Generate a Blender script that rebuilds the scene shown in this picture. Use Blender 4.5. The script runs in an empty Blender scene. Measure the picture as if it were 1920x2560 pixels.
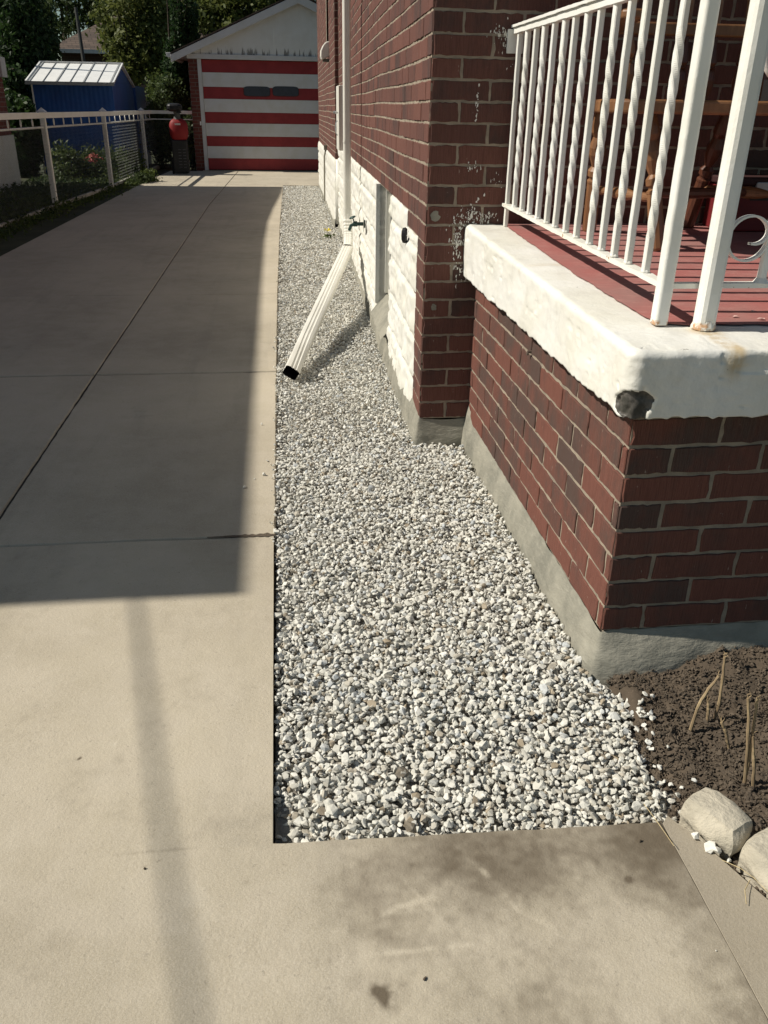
import bpy, bmesh, math
import numpy as np
from mathutils import Vector, Matrix
SC = bpy.context.scene
COL = SC.collection
rng = np.random.default_rng(11)
R = math.radians

# ------------------------------------------------------------------ camera
CH = 1.3911
YAW, PITCH, ROLL, FPX = .1255, .4547, .0167, 2063.0
_f = np.array([math.sin(YAW)*math.cos(PITCH), math.cos(YAW)*math.cos(PITCH), -math.sin(PITCH)])
_r = np.array([math.cos(YAW), -math.sin(YAW), 0.])
_u = np.cross(_r, _f)
cr, sr = math.cos(ROLL), math.sin(ROLL)
CR, CU = cr*_r + sr*_u, -sr*_r + cr*_u
cam = bpy.data.cameras.new('camera')
camo = bpy.data.objects.new('camera', cam); COL.objects.link(camo)
m = Matrix(((CR[0], CU[0], -_f[0], 0), (CR[1], CU[1], -_f[1], 0), (CR[2], CU[2], -_f[2], CH), (0, 0, 0, 1)))
camo.matrix_world = m
cam.sensor_fit = 'HORIZONTAL'; cam.sensor_width = 36; cam.lens = FPX/1920*36
cam.clip_start = .05; cam.clip_end = 500
SC.camera = camo
def at(x, y, ax, v):
    """point of the real plane (axis ax = v) seen at photo pixel x, y: used to read off positions"""
    d = _f*FPX + CR*(x-960) - CU*(y-1280); o = np.array([0, 0, CH]); t = (v-o[ax])/d[ax]
    return o + d*t

# ------------------------------------------------------------------ light
ELEV, SAZ = 43.5, .065           # sun elevation; it travels +X with a little -Y
w = bpy.data.worlds.new('World'); SC.world = w; w.use_nodes = True
sky = w.node_tree.nodes.new('ShaderNodeTexSky'); sky.sky_type = 'NISHITA'; sky.sun_disc = False
sky.sun_elevation = R(ELEV); sky.sun_rotation = math.atan2(-1, SAZ) % (2*math.pi)
tn = w.node_tree.nodes.new('ShaderNodeMix'); tn.data_type = 'RGBA'; tn.blend_type = 'MULTIPLY'; tn.inputs[0].default_value = 1; tn.inputs[7].default_value = (.90, 1.0, .93, 1)
w.node_tree.links.new(sky.outputs[0], tn.inputs[6]); w.node_tree.links.new(tn.outputs[2], w.node_tree.nodes['Background'].inputs[0])
w.node_tree.nodes['Background'].inputs[1].default_value = .062
sl = bpy.data.lights.new('sun', 'SUN'); sl.energy = 5.0; sl.angle = R(.53); sl.color = (1, .935, .82)
so = bpy.data.objects.new('sun', sl); COL.objects.link(so)
sd = Vector((1, -SAZ, -math.tan(R(ELEV))*math.hypot(1, SAZ))).normalized()
so.rotation_euler = sd.to_track_quat('-Z', 'Y').to_euler(); so.location = (-10, 0, 12)
SC.view_settings.view_transform = 'Standard'; SC.view_settings.look = 'None'
SC.view_settings.exposure = .10; SC.view_settings.gamma = 1
SC.render.engine = 'CYCLES'

# ------------------------------------------------------------------ noise
def _h(ix, iy, iz, s):
    n = (ix*374761393 + iy*668265263 + iz*2147483647 + s*974711) & 0xffffffff
    n = ((n ^ (n >> 13))*1274126177) & 0xffffffff
    n = n ^ (n >> 16)
    return (n & 0xffff)/65535.0
def vnoise(x, y, z=0., s=0):
    x, y, z = np.broadcast_arrays(np.asarray(x, float), np.asarray(y, float), np.asarray(z, float))
    ix, iy, iz = np.floor(x).astype(np.int64), np.floor(y).astype(np.int64), np.floor(z).astype(np.int64)
    fx, fy, fz = x-ix, y-iy, z-iz
    fx, fy, fz = [t*t*(3-2*t) for t in (fx, fy, fz)]
    r = 0
    for a in (0, 1):
        for b in (0, 1):
            for c in (0, 1):
                wgt = (fx if a else 1-fx)*(fy if b else 1-fy)*(fz if c else 1-fz)
                r = r + wgt*_h(ix+a, iy+b, iz+c, s)
    return r*2-1
def fbm(x, y, z=0., o=3, s=0):
    r, a = 0, 1.
    for i in range(o):
        r = r + a*vnoise(np.asarray(x)*2**i, np.asarray(y)*2**i, np.asarray(z)*2**i, s+i); a *= .5
    return r
def sstep(x, a, b):
    t = np.clip((x-a)/(b-a), 0, 1); return t*t*(3-2*t)

# ------------------------------------------------------------------ object helpers
def wloc(o):
    v = Vector((0, 0, 0))
    while o is not None: v = v + o.location; o = o.parent
    return v
def tag(o, label=None, cat=None, group=None, kind=None):
    if label: o['label'] = label
    if cat: o['category'] = cat
    if group: o['group'] = group
    if kind: o['kind'] = kind
    return o
def thing(name, loc, label, cat, group=None):
    o = bpy.data.objects.new(name, None); COL.objects.link(o); o.location = loc; o.empty_display_size = .1
    return tag(o, label, cat, group)
class MB:
    def __init__(s): s.v = []; s.f = []; s.t = []; s.m = []; s.n = 0; s.va = []
    def add(s, V, F, t=.5, mi=0, va=None):
        V = np.asarray(V, float).reshape(-1, 3); s.v.append(V)
        for q in F: s.f.append(tuple(int(i)+s.n for i in q))
        s.t += [t]*len(F) if np.isscalar(t) else list(t)
        s.m += [mi]*len(F) if np.isscalar(mi) else list(mi)
        s.va.append(np.zeros(len(V)) if va is None else np.asarray(va, float).ravel())
        s.n += len(V); return s
    def box(s, c, sz, rot=None, t=.5, mi=0):
        h = np.array(sz)/2
        V = np.array([[x, y, z] for x in (-1, 1) for y in (-1, 1) for z in (-1, 1)])*h
        if rot is not None: V = V @ np.array(rot).T
        return s.add(V+np.array(c), [(0, 1, 3, 2), (4, 6, 7, 5), (0, 4, 5, 1), (2, 3, 7, 6), (0, 2, 6, 4), (1, 5, 7, 3)], t, mi)
    def bb(s, a, b, t=.5, mi=0):
        a, b = np.array(a, float), np.array(b, float); return s.box((a+b)/2, abs(b-a), None, t, mi)
    def bar(s, a, b, wd, hd, up=(0, 0, 1), t=.5, mi=0):
        a, b = np.array(a, float), np.array(b, float); d = b-a; L = np.linalg.norm(d); d /= L
        sd_ = np.cross(d, up); sd_ /= np.linalg.norm(sd_); u2 = np.cross(sd_, d)
        return s.box((a+b)/2, (wd, L, hd), np.array([sd_, d, u2]).T, t, mi)
    def tube(s, P, r, n=8, t=.5, mi=0, cap=True, sx=1., sy=1., twist=None, ph=0., angs=None):
        P = np.array(P, float); k = len(P); r = np.broadcast_to(np.asarray(r, float), (k,))
        T = np.gradient(P, axis=0); T /= np.linalg.norm(T, axis=1)[:, None]+1e-12
        up = np.array([0, 0, 1.]) if abs(T[0][2]) < .9 else np.array([0, 1., 0])
        V = []; a0 = np.arange(n)*2*math.pi/n if angs is None else angs; n = len(a0)
        X = np.cross(up, T[0]); X /= np.linalg.norm(X)
        for i in range(k):
            X = X - T[i]*(X@T[i]); X /= np.linalg.norm(X); Y = np.cross(T[i], X)
            a = a0 + ph + (twist[i] if twist is not None else 0)
            V.append(P[i] + r[i]*(np.cos(a)[:, None]*X*sx + np.sin(a)[:, None]*Y*sy))
        V = np.concatenate(V); F = [(i*n+j, i*n+(j+1) % n, (i+1)*n+(j+1) % n, (i+1)*n+j) for i in range(k-1) for j in range(n)]
        if cap: F += [tuple(range(n-1, -1, -1)), tuple((k-1)*n+j for j in range(n))]
        return s.add(V, F, t, mi)
    def lathe(s, prof, o, ax=(0, 0, 1), n=14, t=.5, mi=0):
        """prof: (radius, height) pairs along axis ax from origin o"""
        ax = np.array(ax, float); ax /= np.linalg.norm(ax)
        X = np.cross(ax, (0, 1, 0) if abs(ax[1]) < .9 else (1, 0, 0)); X /= np.linalg.norm(X); Y = np.cross(ax, X)
        a = np.arange(n)*2*math.pi/n; V = []
        for r, h in prof: V.append(np.array(o)+ax*h + max(r, 1e-4)*(np.cos(a)[:, None]*X+np.sin(a)[:, None]*Y))
        k = len(prof); V = np.concatenate(V)
        F = [(i*n+j, i*n+(j+1) % n, (i+1)*n+(j+1) % n, (i+1)*n+j) for i in range(k-1) for j in range(n)]
        F += [tuple(range(n-1, -1, -1)), tuple((k-1)*n+j for j in range(n))]
        return s.add(V, F, t, mi)
    def grid(s, P, t=.5, mi=0, va=None):
        """P: array (a, b, 3)"""
        a, b = P.shape[:2]; i = np.arange((a-1)*(b-1)); r, c = i//(b-1), i % (b-1); k = r*b+c
        F = np.stack([k, k+1, k+b+1, k+b], 1)
        return s.add(P.reshape(-1, 3), F, t, mi, va)
    def prism(s, pts, ax, lo, hi, t=.5, mi=0):
        """2-D outline pts extruded along axis ax"""
        n = len(pts); V = []
        for v in (lo, hi):
            for p in pts: q = list(p); q.insert(ax, v); V.append(q)
        F = [tuple(range(n-1, -1, -1)), tuple(range(n, 2*n))]+[(i, (i+1) % n, n+(i+1) % n, n+i) for i in range(n)]
        return s.add(V, F, t, mi)
    def build(s, name, mats, parent=None, smooth=False, loc=None):
        V = np.concatenate(s.v)
        if parent is not None: off = np.array(wloc(parent))
        elif loc is not None: off = np.array(loc, float)
        else: off = np.array([V[:, 0].mean(), V[:, 1].mean(), V[:, 2].min()])
        me = bpy.data.meshes.new(name); me.from_pydata((V-off).tolist(), [], s.f)
        if not isinstance(mats, (list, tuple)): mats = [mats]
        for q in mats: me.materials.append(q)
        at_ = me.attributes.new('tint', 'FLOAT', 'FACE'); at_.data.foreach_set('value', np.array(s.t, np.float32))
        va = me.attributes.new('mask', 'FLOAT', 'POINT'); va.data.foreach_set('value', np.concatenate(s.va).astype(np.float32))
        if len(mats) > 1: me.polygons.foreach_set('material_index', np.array(s.m, np.int32))
        if smooth: me.polygons.foreach_set('use_smooth', [True]*len(me.polygons))
        me.update()
        bm = bmesh.new(); bm.from_mesh(me)
        if name == 'slab_edge': bmesh.ops.remove_doubles(bm, verts=bm.verts, dist=2e-5)
        if len(bm.faces) < 60000: bmesh.ops.recalc_face_normals(bm, faces=bm.faces)
        bm.to_mesh(me); bm.free()
        o = bpy.data.objects.new(name, me); COL.objects.link(o)
        if parent is not None: o.parent = parent
        else: o.location = off
        return o
def bevel(o, wd, seg=2):
    b = o.modifiers.new('bevel', 'BEVEL'); b.width = wd; b.segments = seg; b.limit_method = 'ANGLE'; return o

# ------------------------------------------------------------------ materials
class NT:
    def __init__(s, name, rough=.8, spec=.3):
        s.m = bpy.data.materials.new(name); s.m.use_nodes = True; s.t = s.m.node_tree; s.b = s.t.nodes['Principled BSDF']
        s.b.inputs['Roughness'].default_value = rough; s.b.inputs['Specular IOR Level'].default_value = spec
        s.co = s.n('ShaderNodeTexCoord')
    def n(s, k): return s.t.nodes.new(k)
    def l(s, a, b): s.t.links.new(a, b)
    def noise(s, scale, det=4, rough=.55, stretch=None, off=0):
        n = s.n('ShaderNodeTexNoise'); n.inputs['Scale'].default_value = scale; n.inputs['Detail'].default_value = det; n.inputs['Roughness'].default_value = rough
        mp = s.n('ShaderNodeMapping'); mp.inputs['Location'].default_value = (off, off*.7, off*1.3)
        if not stretch or stretch[0] == stretch[1]: mp.inputs['Rotation'].default_value = (.0, .0, .45)
        if stretch: mp.inputs['Scale'].default_value = stretch
        s.l(s.co.outputs['Object'], mp.inputs[0]); s.l(mp.outputs[0], n.inputs['Vector']); return n.outputs[0]
    def attr(s, name): a = s.n('ShaderNodeAttribute'); a.attribute_name = name; return a.outputs['Fac']
    def ramp(s, x, a, b, c0=0., c1=1.):
        r = s.n('ShaderNodeMapRange'); r.interpolation_type = 'SMOOTHSTEP'
        for i, v in zip((1, 2, 3, 4), (a, b, c0, c1)): r.inputs[i].default_value = v
        s.l(x, r.inputs[0]); return r.outputs[0]
    def mix(s, f, a, b):
        n = s.n('ShaderNodeMix'); n.data_type = 'RGBA'
        for sock, v in ((n.inputs[0], f), (n.inputs[6], a), (n.inputs[7], b)):
            if hasattr(v, 'node'): s.l(v, sock)
            elif isinstance(v, (int, float)): sock.default_value = v
            else: sock.default_value = (*v, 1)
        return n.outputs[2]
    def math(s, op, a, b=None, clamp=False):
        n = s.n('ShaderNodeMath'); n.operation = op; n.use_clamp = clamp
        for i, v in enumerate((a, b)):
            if v is None: continue
            if hasattr(v, 'node'): s.l(v, n.inputs[i])
            else: n.inputs[i].default_value = v
        return n.outputs[0]
    def z(s): p = s.n('ShaderNodeSeparateXYZ'); s.l(s.co.outputs['Object'], p.inputs[0]); return p.outputs[2]
    def col(s, c):
        if hasattr(c, 'node'): s.l(c, s.b.inputs['Base Color'])
        else: s.b.inputs['Base Color'].default_value = (*c, 1)
        return s
    def bump(s, hs, strength=.5, dist=.01):
        prev = None
        for h, st, di in hs:
            b = s.n('ShaderNodeBump'); b.inputs['Strength'].default_value = st; b.inputs['Distance'].default_value = di
            s.l(h, b.inputs['Height'])
            if prev is not None: s.l(prev, b.inputs['Normal'])
            prev = b.outputs[0]
        s.l(prev, s.b.inputs['Normal']); return s
def simple(name, c1, c2=None, sc=8, rough=.7, bsc=60, bst=.2, bd=.002, spec=.3, metal=0, stretch=None):
    n = NT(name, rough, spec); c2 = c2 or tuple(x*.8 for x in c1)
    n.col(n.mix(n.ramp(n.noise(sc, 5, .6, stretch), .3, .7), c1, c2)); n.bump([(n.noise(bsc, 4, .6, stretch), bst, bd)])
    n.b.inputs['Metallic'].default_value = metal
    return n.m

def mk_concrete():
    n = NT('concrete', .88, .25)
    big = n.ramp(n.noise(1.1, 6, .62), .32, .70); mid = n.ramp(n.noise(7, 6, .65, None, 3), .35, .7); fine = n.noise(330, 3, .7, None, 5)
    c = n.mix(big, (.455, .400, .305), (.340, .296, .222)); tyre = n.ramp(n.noise(1, 4, .6, (7, .55, 1), 6), .50, .72); c = n.mix(n.math('MULTIPLY', tyre, .40), c, (.27, .24, .185))
    blot = n.ramp(n.noise(2.6, 5, .65, (1, 1.4, 1), 12), .60, .78); c = n.mix(n.math('MULTIPLY', blot, .6), c, (.22, .195, .15))
    c = n.mix(n.math('MULTIPLY', mid, .35), c, (.50, .445, .365))
    sp = n.ramp(n.noise(85, 3, .6, None, 9), .64, .72); c = n.mix(n.math('MULTIPLY', sp, .5), c, (.22, .19, .15))
    c = n.mix(n.math('MULTIPLY', n.ramp(fine, .35, .7), .35), c, (.60, .55, .46))
    a = n.attr('mask')          # + = pale scuffs, - = dark stains
    c = n.mix(n.ramp(a, 0, 1), c, (.60, .55, .46)); c = n.mix(n.ramp(n.math('MULTIPLY', a, -1), 0, 1), c, (.13, .105, .075))
    n.col(c)
    n.bump([(n.noise(18, 6, .65, None, 2), .35, .005), (n.noise(120, 4, .7, None, 4), .6, .0024)])
    return n.m
def mk_brick(name, reds, dark, dfrac, pal=0):
    n = NT(name, .86, .25)
    t = n.attr('tint')
    c = n.mix(t, reds[0], reds[1])
    # flashed dark blotches reach over a part of a brick
    bl = n.math('MULTIPLY', n.ramp(n.math('ADD', n.noise(5.5, 5, .7, (1, 1, .5), 1), n.math('MULTIPLY', t, .22)), .62-dfrac, .86-dfrac), .85)
    c = n.mix(bl, c, dark)
    st = n.noise(1, 4, .7, (310, 310, 14), 0)
    c = n.mix(n.math('MULTIPLY', n.ramp(st, .42, .62), .38), c, tuple(x*.38 for x in reds[0]))
    sp = n.ramp(n.noise(95, 3, .6, (1, 1, .35), 7), .69, .76); c = n.mix(n.math('MULTIPLY', sp, .55), c, (.46, .38, .32))
    n.col(c)
    n.bump([(st, 1., .0028), (n.noise(60, 5, .7, None, 5), .55, .003)])
    return n.m
def mk_mortar():
    n = NT('mortar', .95, .15)
    n.col(n.mix(n.ramp(n.noise(14, 5, .6), .3, .7), (.37, .31, .24), (.235, .20, .16)))
    n.bump([(n.noise(130, 5, .7), .8, .004)])
    return n.m
def mk_paint(name, c, chipcol=(.16, .14, .12), rust=False, bst=.35, chips=.72, zr=None):
    """old thick white paint; mask>0 bare patches"""
    n = NT(name, .48, .4)
    col = n.mix(n.ramp(n.noise(4.5, 5, .6), .35, .7), c, tuple(x*y for x, y in zip(c, (.93, .92, .87))))
    ch = n.ramp(n.noise(34, 4, .6, None, 3), chips, chips+.015)
    col = n.mix(n.math('MULTIPLY', ch, .85), col, chipcol)
    if zr is not None:
        zz = n.ramp(n.math('ADD', n.z(), n.math('MULTIPLY', n.noise(38, 4, .6, None, 8), zr*1.4)), zr*.9, zr*1.25, 1, 0); zz = n.math('MULTIPLY', zz, n.ramp(n.noise(55, 4, .6, None, 15), .42, .58))
        col = n.mix(n.math('MULTIPLY', zz, .85), col, (.42, .20, .06))
        z2 = n.ramp(n.noise(48, 4, .6, None, 11), .60, .66); col = n.mix(n.math('MULTIPLY', n.math('MULTIPLY', z2, zz), .9), col, (.09, .04, .02))
    if rust:
        gr_ = n.math('MULTIPLY', n.ramp(n.noise(7, 6, .7, (1, 1, .5), 17), .52, .72), .35); col = n.mix(gr_, col, (.50, .48, .43))
        a = n.attr('mask'); f = n.ramp(a, .0, 1); f = n.math('MULTIPLY', f, n.ramp(n.noise(22, 5, .7, (1, 1, .4), 6), .28, .62))
        col = n.mix(n.math('MULTIPLY', f, .75), col, (.50, .36, .17))
        b = n.ramp(n.math('MULTIPLY', a, -1), .35, .42); col = n.mix(b, col, n.mix(n.ramp(n.noise(40, 4, .6), .4, .6), (.11, .10, .09), (.05, .048, .042)))
    n.col(col); n.bump([(n.noise(9, 4, .6, None, 2), bst, .006), (n.noise(75, 5, .65, None, 4), bst*.9, .0018)])
    return n.m
def mk_gravel():
    n = NT('gravel_stone', .9, .2)
    t = n.attr('tint')
    cr_ = n.n('ShaderNodeValToRGB'); e = cr_.color_ramp; e.interpolation = 'LINEAR'
    stops = [(0, (.20, .17, .13)), (.035, (.33, .27, .19)), (.10, (.42, .385, .32)), (.30, (.53, .52, .465)), (.6, (.645, .63, .57)), (.84, (.72, .70, .64)), (.93, (.44, .465, .475)), (1, (.58, .585, .57))]
    while len(e.elements) < len(stops): e.elements.new(.5)
    for el, (p, c) in zip(e.elements, stops): el.position = p; el.color = (*c, 1)
    n.l(t, cr_.inputs[0])
    c = n.mix(n.math('MULTIPLY', n.ramp(n.noise(95, 4, .6), .42, .72), .30), cr_.outputs[0], (.32, .31, .29))
    n.col(c); n.bump([(n.noise(170, 4, .65), .55, .0025)])
    return n.m
def mk_leaf(name, c0, c1):
    n = NT(name, .6, .3); n.col(n.mix(n.attr('tint'), c0, c1))
    tr = n.n('ShaderNodeBsdfTranslucent'); n.l(n.mix(n.attr('tint'), tuple(x*1.1 for x in c0), tuple(x*1.25 for x in c1)), tr.inputs[0])
    ms = n.n('ShaderNodeMixShader'); ms.inputs[0].default_value = .35
    out = n.t.nodes['Material Output']; n.l(n.b.outputs[0], ms.inputs[1]); n.l(tr.outputs[0], ms.inputs[2]); n.l(ms.outputs[0], out.inputs[0])
    return n.m
def mk_bricktex(name, c1, c2, mort, rx=0, sc=1.):
    n = NT(name, .9, .2)
    b = n.n('ShaderNodeTexBrick'); b.inputs['Scale'].default_value = 1; b.inputs['Brick Width'].default_value = .238; b.inputs['Row Height'].default_value = .0775
    b.inputs['Mortar Size'].default_value = .006; b.inputs['Color1'].default_value = (*c1, 1); b.inputs['Color2'].default_value = (*c2, 1); b.inputs['Mortar'].default_value = (*mort, 1)
    mp = n.n('ShaderNodeMapping'); mp.inputs['Rotation'].default_value = (R(90), 0, rx)
    n.l(n.co.outputs['Object'], mp.inputs[0])
    sx = n.n('ShaderNodeSeparateXYZ'); n.l(n.co.outputs['Object'], sx.inputs[0])
    cb = n.n('ShaderNodeCombineXYZ'); n.l(n.math('ADD', sx.outputs[0], sx.outputs[1]), cb.inputs[0]); n.l(sx.outputs[2], cb.inputs[1])
    n.l(cb.outputs[0], b.inputs['Vector']); n.col(b.outputs[0])
    n.bump([(n.noise(40, 4, .6), .4, .004)])
    return n.m
def mk_shingle():
    n = NT('roof_shingles', .92, .2)
    b = n.n('ShaderNodeTexBrick'); b.inputs['Scale'].default_value = 1; b.inputs['Brick Width'].default_value = .3; b.inputs['Row Height'].default_value = .13
    b.inputs['Mortar Size'].default_value = .008; b.inputs['Color1'].default_value = (.14, .105, .085, 1); b.inputs['Color2'].default_value = (.09, .07, .06, 1); b.inputs['Mortar'].default_value = (.035, .03, .028, 1)
    sx = n.n('ShaderNodeSeparateXYZ'); n.l(n.co.outputs['Object'], sx.inputs[0])
    cb = n.n('ShaderNodeCombineXYZ'); n.l(n.math('ADD', sx.outputs[0], n.math('MULTIPLY', sx.outputs[1], .3)), cb.inputs[0]); n.l(n.math('MULTIPLY', sx.outputs[2], 1.9), cb.inputs[1])
    n.l(cb.outputs[0], b.inputs['Vector']); n.col(b.outputs[0]); n.bump([(n.noise(60, 3, .6), .4, .004)])
    return n.m
def mk_soil():
    n = NT('soil', .97, .1)
    c = n.mix(n.ramp(n.noise(9, 5, .6), .35, .7), (.108, .084, .062), (.072, .057, .043))
    c = n.mix(n.math('MULTIPLY', n.ramp(n.noise(70, 4, .6, None, 3), .6, .75), .5), c, (.20, .155, .11))
    n.col(c); n.bump([(n.noise(45, 5, .7), .7, .006), (n.noise(220, 3, .7), .6, .002)])
    return n.m
def mk_floor():
    n = NT('red_floor_paint', .62, .35)
    c = n.mix(n.ramp(n.noise(3.2, 5, .6), .35, .68), (.36, .13, .12), (.31, .165, .15))
    c = n.mix(n.math('MULTIPLY', n.ramp(n.noise(16, 6, .7, (1, 2.5, 1), 4), .45, .75), .55), c, (.47, .25, .22))
    c = n.mix(n.math('MULTIPLY', n.ramp(n.noise(60, 3, .6, None, 6), .66, .72), .5), c, (.22, .07, .065))
    n.col(c); n.bump([(n.noise(80, 5, .65), .4, .0015)])
    return n.m
def mk_parging():
    n = NT('cement_parging', .85, .25)
    c = n.mix(n.ramp(n.noise(6, 5, .6), .35, .7), (.30, .285, .235), (.185, .18, .15))
    c = n.mix(n.math('MULTIPLY', n.ramp(n.noise(30, 4, .6, (1, 1, 3), 3), .5, .75), .4), c, (.36, .345, .285))
    n.col(c); n.bump([(n.noise(11, 5, .65, (1, 1, 2.4), 1), .75, .012), (n.noise(120, 5, .7), .4, .002)])
    return n.m
def mk_wood(name, c1, c2):
    n = NT(name, .38, .45)
    c = n.mix(n.ramp(n.noise(6, 6, .7, (3, 3, .5)), .3, .7), c1, c2); n.col(c); n.bump([(n.noise(60, 4, .6, (3, 3, .4)), .25, .001)])
    return n.m
CONC = mk_concrete(); MORT = mk_mortar(); SOIL = mk_soil(); PARG = mk_parging(); FLOORM = mk_floor(); GRAV = mk_gravel(); SHING = mk_shingle()
BRK = mk_brick('brick_red', ((.172, .076, .059), (.122, .057, .047)), (.066, .048, .044), .0)
BRKP = mk_brick('brick_flashed', ((.185, .074, .055), (.132, .058, .045)), (.080, .060, .052), .085)
WHITE = mk_paint('white_wall_paint', (.76, .75, .70), (.15, .13, .11), chips=.735)
SLABW = mk_paint('white_slab_paint', (.76, .75, .71), (.17, .15, .13), rust=True, bst=.75, chips=.715)
RAILW = mk_paint('white_metal_paint', (.78, .775, .74), (.20, .12, .06), bst=.45, chips=.74, zr=.035)
RAILB = mk_paint('white_metal_rusting', (.78, .77, .72), (.36, .17, .05), bst=.45, chips=.64)
ALUW = simple('white_aluminium', (.78, .76, .69), (.70, .68, .61), 5, .42, 40, .12, .001, .5)
GALV = simple('grey_metal', (.42, .43, .44), (.34, .35, .36), 8, .4, 50, .1, .001, .5, .6)
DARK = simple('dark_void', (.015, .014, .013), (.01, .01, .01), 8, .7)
BLACKM = simple('black_plastic', (.018, .018, .02), (.012, .012, .013), 8, .45)
WOODO = mk_wood('orange_wood', (.25, .125, .058), (.15, .07, .032)); WOODD = mk_wood('dark_wood', (.12, .045, .025), (.07, .026, .016))
GBRICK = mk_bricktex('garage_brick', (.15, .045, .035), (.11, .035, .03), (.16, .13, .11))
NBRICK = mk_bricktex('neighbour_brick', (.17, .05, .038), (.12, .038, .032), (.20, .16, .13))
YARD = simple('yard_soil', (.055, .060, .030), (.035, .040, .020), 3, .95, 30, .6, .01)
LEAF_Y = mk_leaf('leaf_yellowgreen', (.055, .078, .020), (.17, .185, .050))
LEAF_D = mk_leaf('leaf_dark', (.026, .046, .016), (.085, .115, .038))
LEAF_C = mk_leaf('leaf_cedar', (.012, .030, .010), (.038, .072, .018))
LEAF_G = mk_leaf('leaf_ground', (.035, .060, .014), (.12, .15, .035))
BARK = simple('bark', (.11, .085, .06), (.06, .045, .035), 12, .95, 30, .8, .01)

# ------------------------------------------------------------------ layout
DZ = .0775
XH, YW = .608, 3.58
XP, YP = .839, 1.82
WS = (.790-XH)/(11.4-YW)                # the long wall runs slightly outwards
def wallx(Y): return XH + WS*(Y-YW)
EDGE = [(-.06, 1.269), (-.057, 2.88), (-.048, 4.98), (-.037, 6.88), (.008, 11.55), (.104, 17.6)]
def edgex(Y): return np.interp(Y, [e[1] for e in EDGE], [e[0] for e in EDGE])
def ztop(Y): return .912 + .0285*(Y-1.9)

# ------------------------------------------------------------------ ground
g = MB(); g.bb((-90, -40, -.30), (90, 120, -.16)); tag(g.build('ground', YARD), kind='structure')
P = np.stack(np.meshgrid(np.linspace(-30, -2.5, 90), np.linspace(2, 26, 90), indexing='ij') + [np.zeros((90, 90))], -1)
P[..., 2] = -.03 + .02*fbm(P[..., 0]*2, P[..., 1]*2)
g = MB(); g.grid(P); tag(g.build('yard_ground', YARD), kind='structure')

def slab(mb, pts, z=0., th=.13, jit=.0012, step=.05, seed=0, bv=.005):
    """concrete slab: outline with slightly worn edge"""
    r = np.random.default_rng(seed); out = []
    for i in range(len(pts)):
        a, b = np.array(pts[i], float), np.array(pts[(i+1) % len(pts)], float); L = np.linalg.norm(b-a); k = max(1, int(L/step))
        for j in range(k):
            p = a+(b-a)*j/k; out.append(p + (r.normal(0, jit, 2) if j else 0))
    out = np.array(out); n = len(out); c = out.mean(0)
    d = np.roll(out, -1, 0)-np.roll(out, 1, 0); nr = np.stack([-d[:, 1], d[:, 0]], 1); nr /= np.linalg.norm(nr, axis=1)[:, None]+1e-9
    area = np.sum(out[:, 0]*np.roll(out[:, 1], -1)-np.roll(out[:, 0], -1)*out[:, 1]); nr *= np.sign(area)
    ins = out+nr*bv
    V = np.concatenate([np.c_[ins, np.full(n, z)], np.c_[out, np.full(n, z-bv)], np.c_[out, np.full(n, z-th)]])
    F = [tuple(range(n))]+[(i+n*k, (i+1) % n+n*k, (i+1) % n+n*(k+1), i+n*(k+1)) for k in (0, 1) for i in range(n)]
    mb.add(V, F)
dw = MB()
LX = [(-2.72, 2.67), (-2.80, 9.0), (-2.66, 17.4), (-2.5, 21.4)]
def leftx(Y): return np.interp(Y, [e[1] for e in LX], [e[0] for e in LX])
jx = lambda Y: np.interp(Y, [2, 14, 21.4], [-1.079, -1.079, -.925])
ys = [2.668, 4.74, 6.98, 17.62, 21.42]
for i in range(4):
    y0, y1 = ys[i]+(.005, .010, .003, .005)[i], ys[i+1]-(.010, .003, .005, .005)[i]
    if i == 2: y1 = 17.616
    if i < 2: slab(dw, [(jx(y0)+.005, y0), (edgex(y0), y0), (edgex(y1), y1), (jx(y1)+.005, y1)], seed=i)
    elif i == 2: slab(dw, [(jx(y0)+.004, y0), (edgex(y0), y0), (edgex(11.5), 11.5), (edgex(y1), y1), (jx(y1)+.005, y1), (jx(14)+.005, 14)], seed=i)
    else: slab(dw, [(jx(y0)+.005, y0), (1.2, y0), (1.2, y1), (jx(y1)+.005, y1)], seed=i)
    slab(dw, [(leftx(y0), y0), (jx(y0)-.005, y0)]+([(jx(14)-.005, 14)] if i == 2 else [])+[(jx(y1)-.005, y1), (leftx(y1), y1)]+([(leftx(9), 9)] if i == 2 else []), seed=10+i)
dw.bb((-2.62, 2.5, -.15), (-.08, 21.4, -.0065), .5, 1)
tag(dw.build('driveway', [CONC, simple('joint_fill', (.07, .062, .05), (.04, .036, .03), 40, .95)]), kind='structure')
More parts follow.
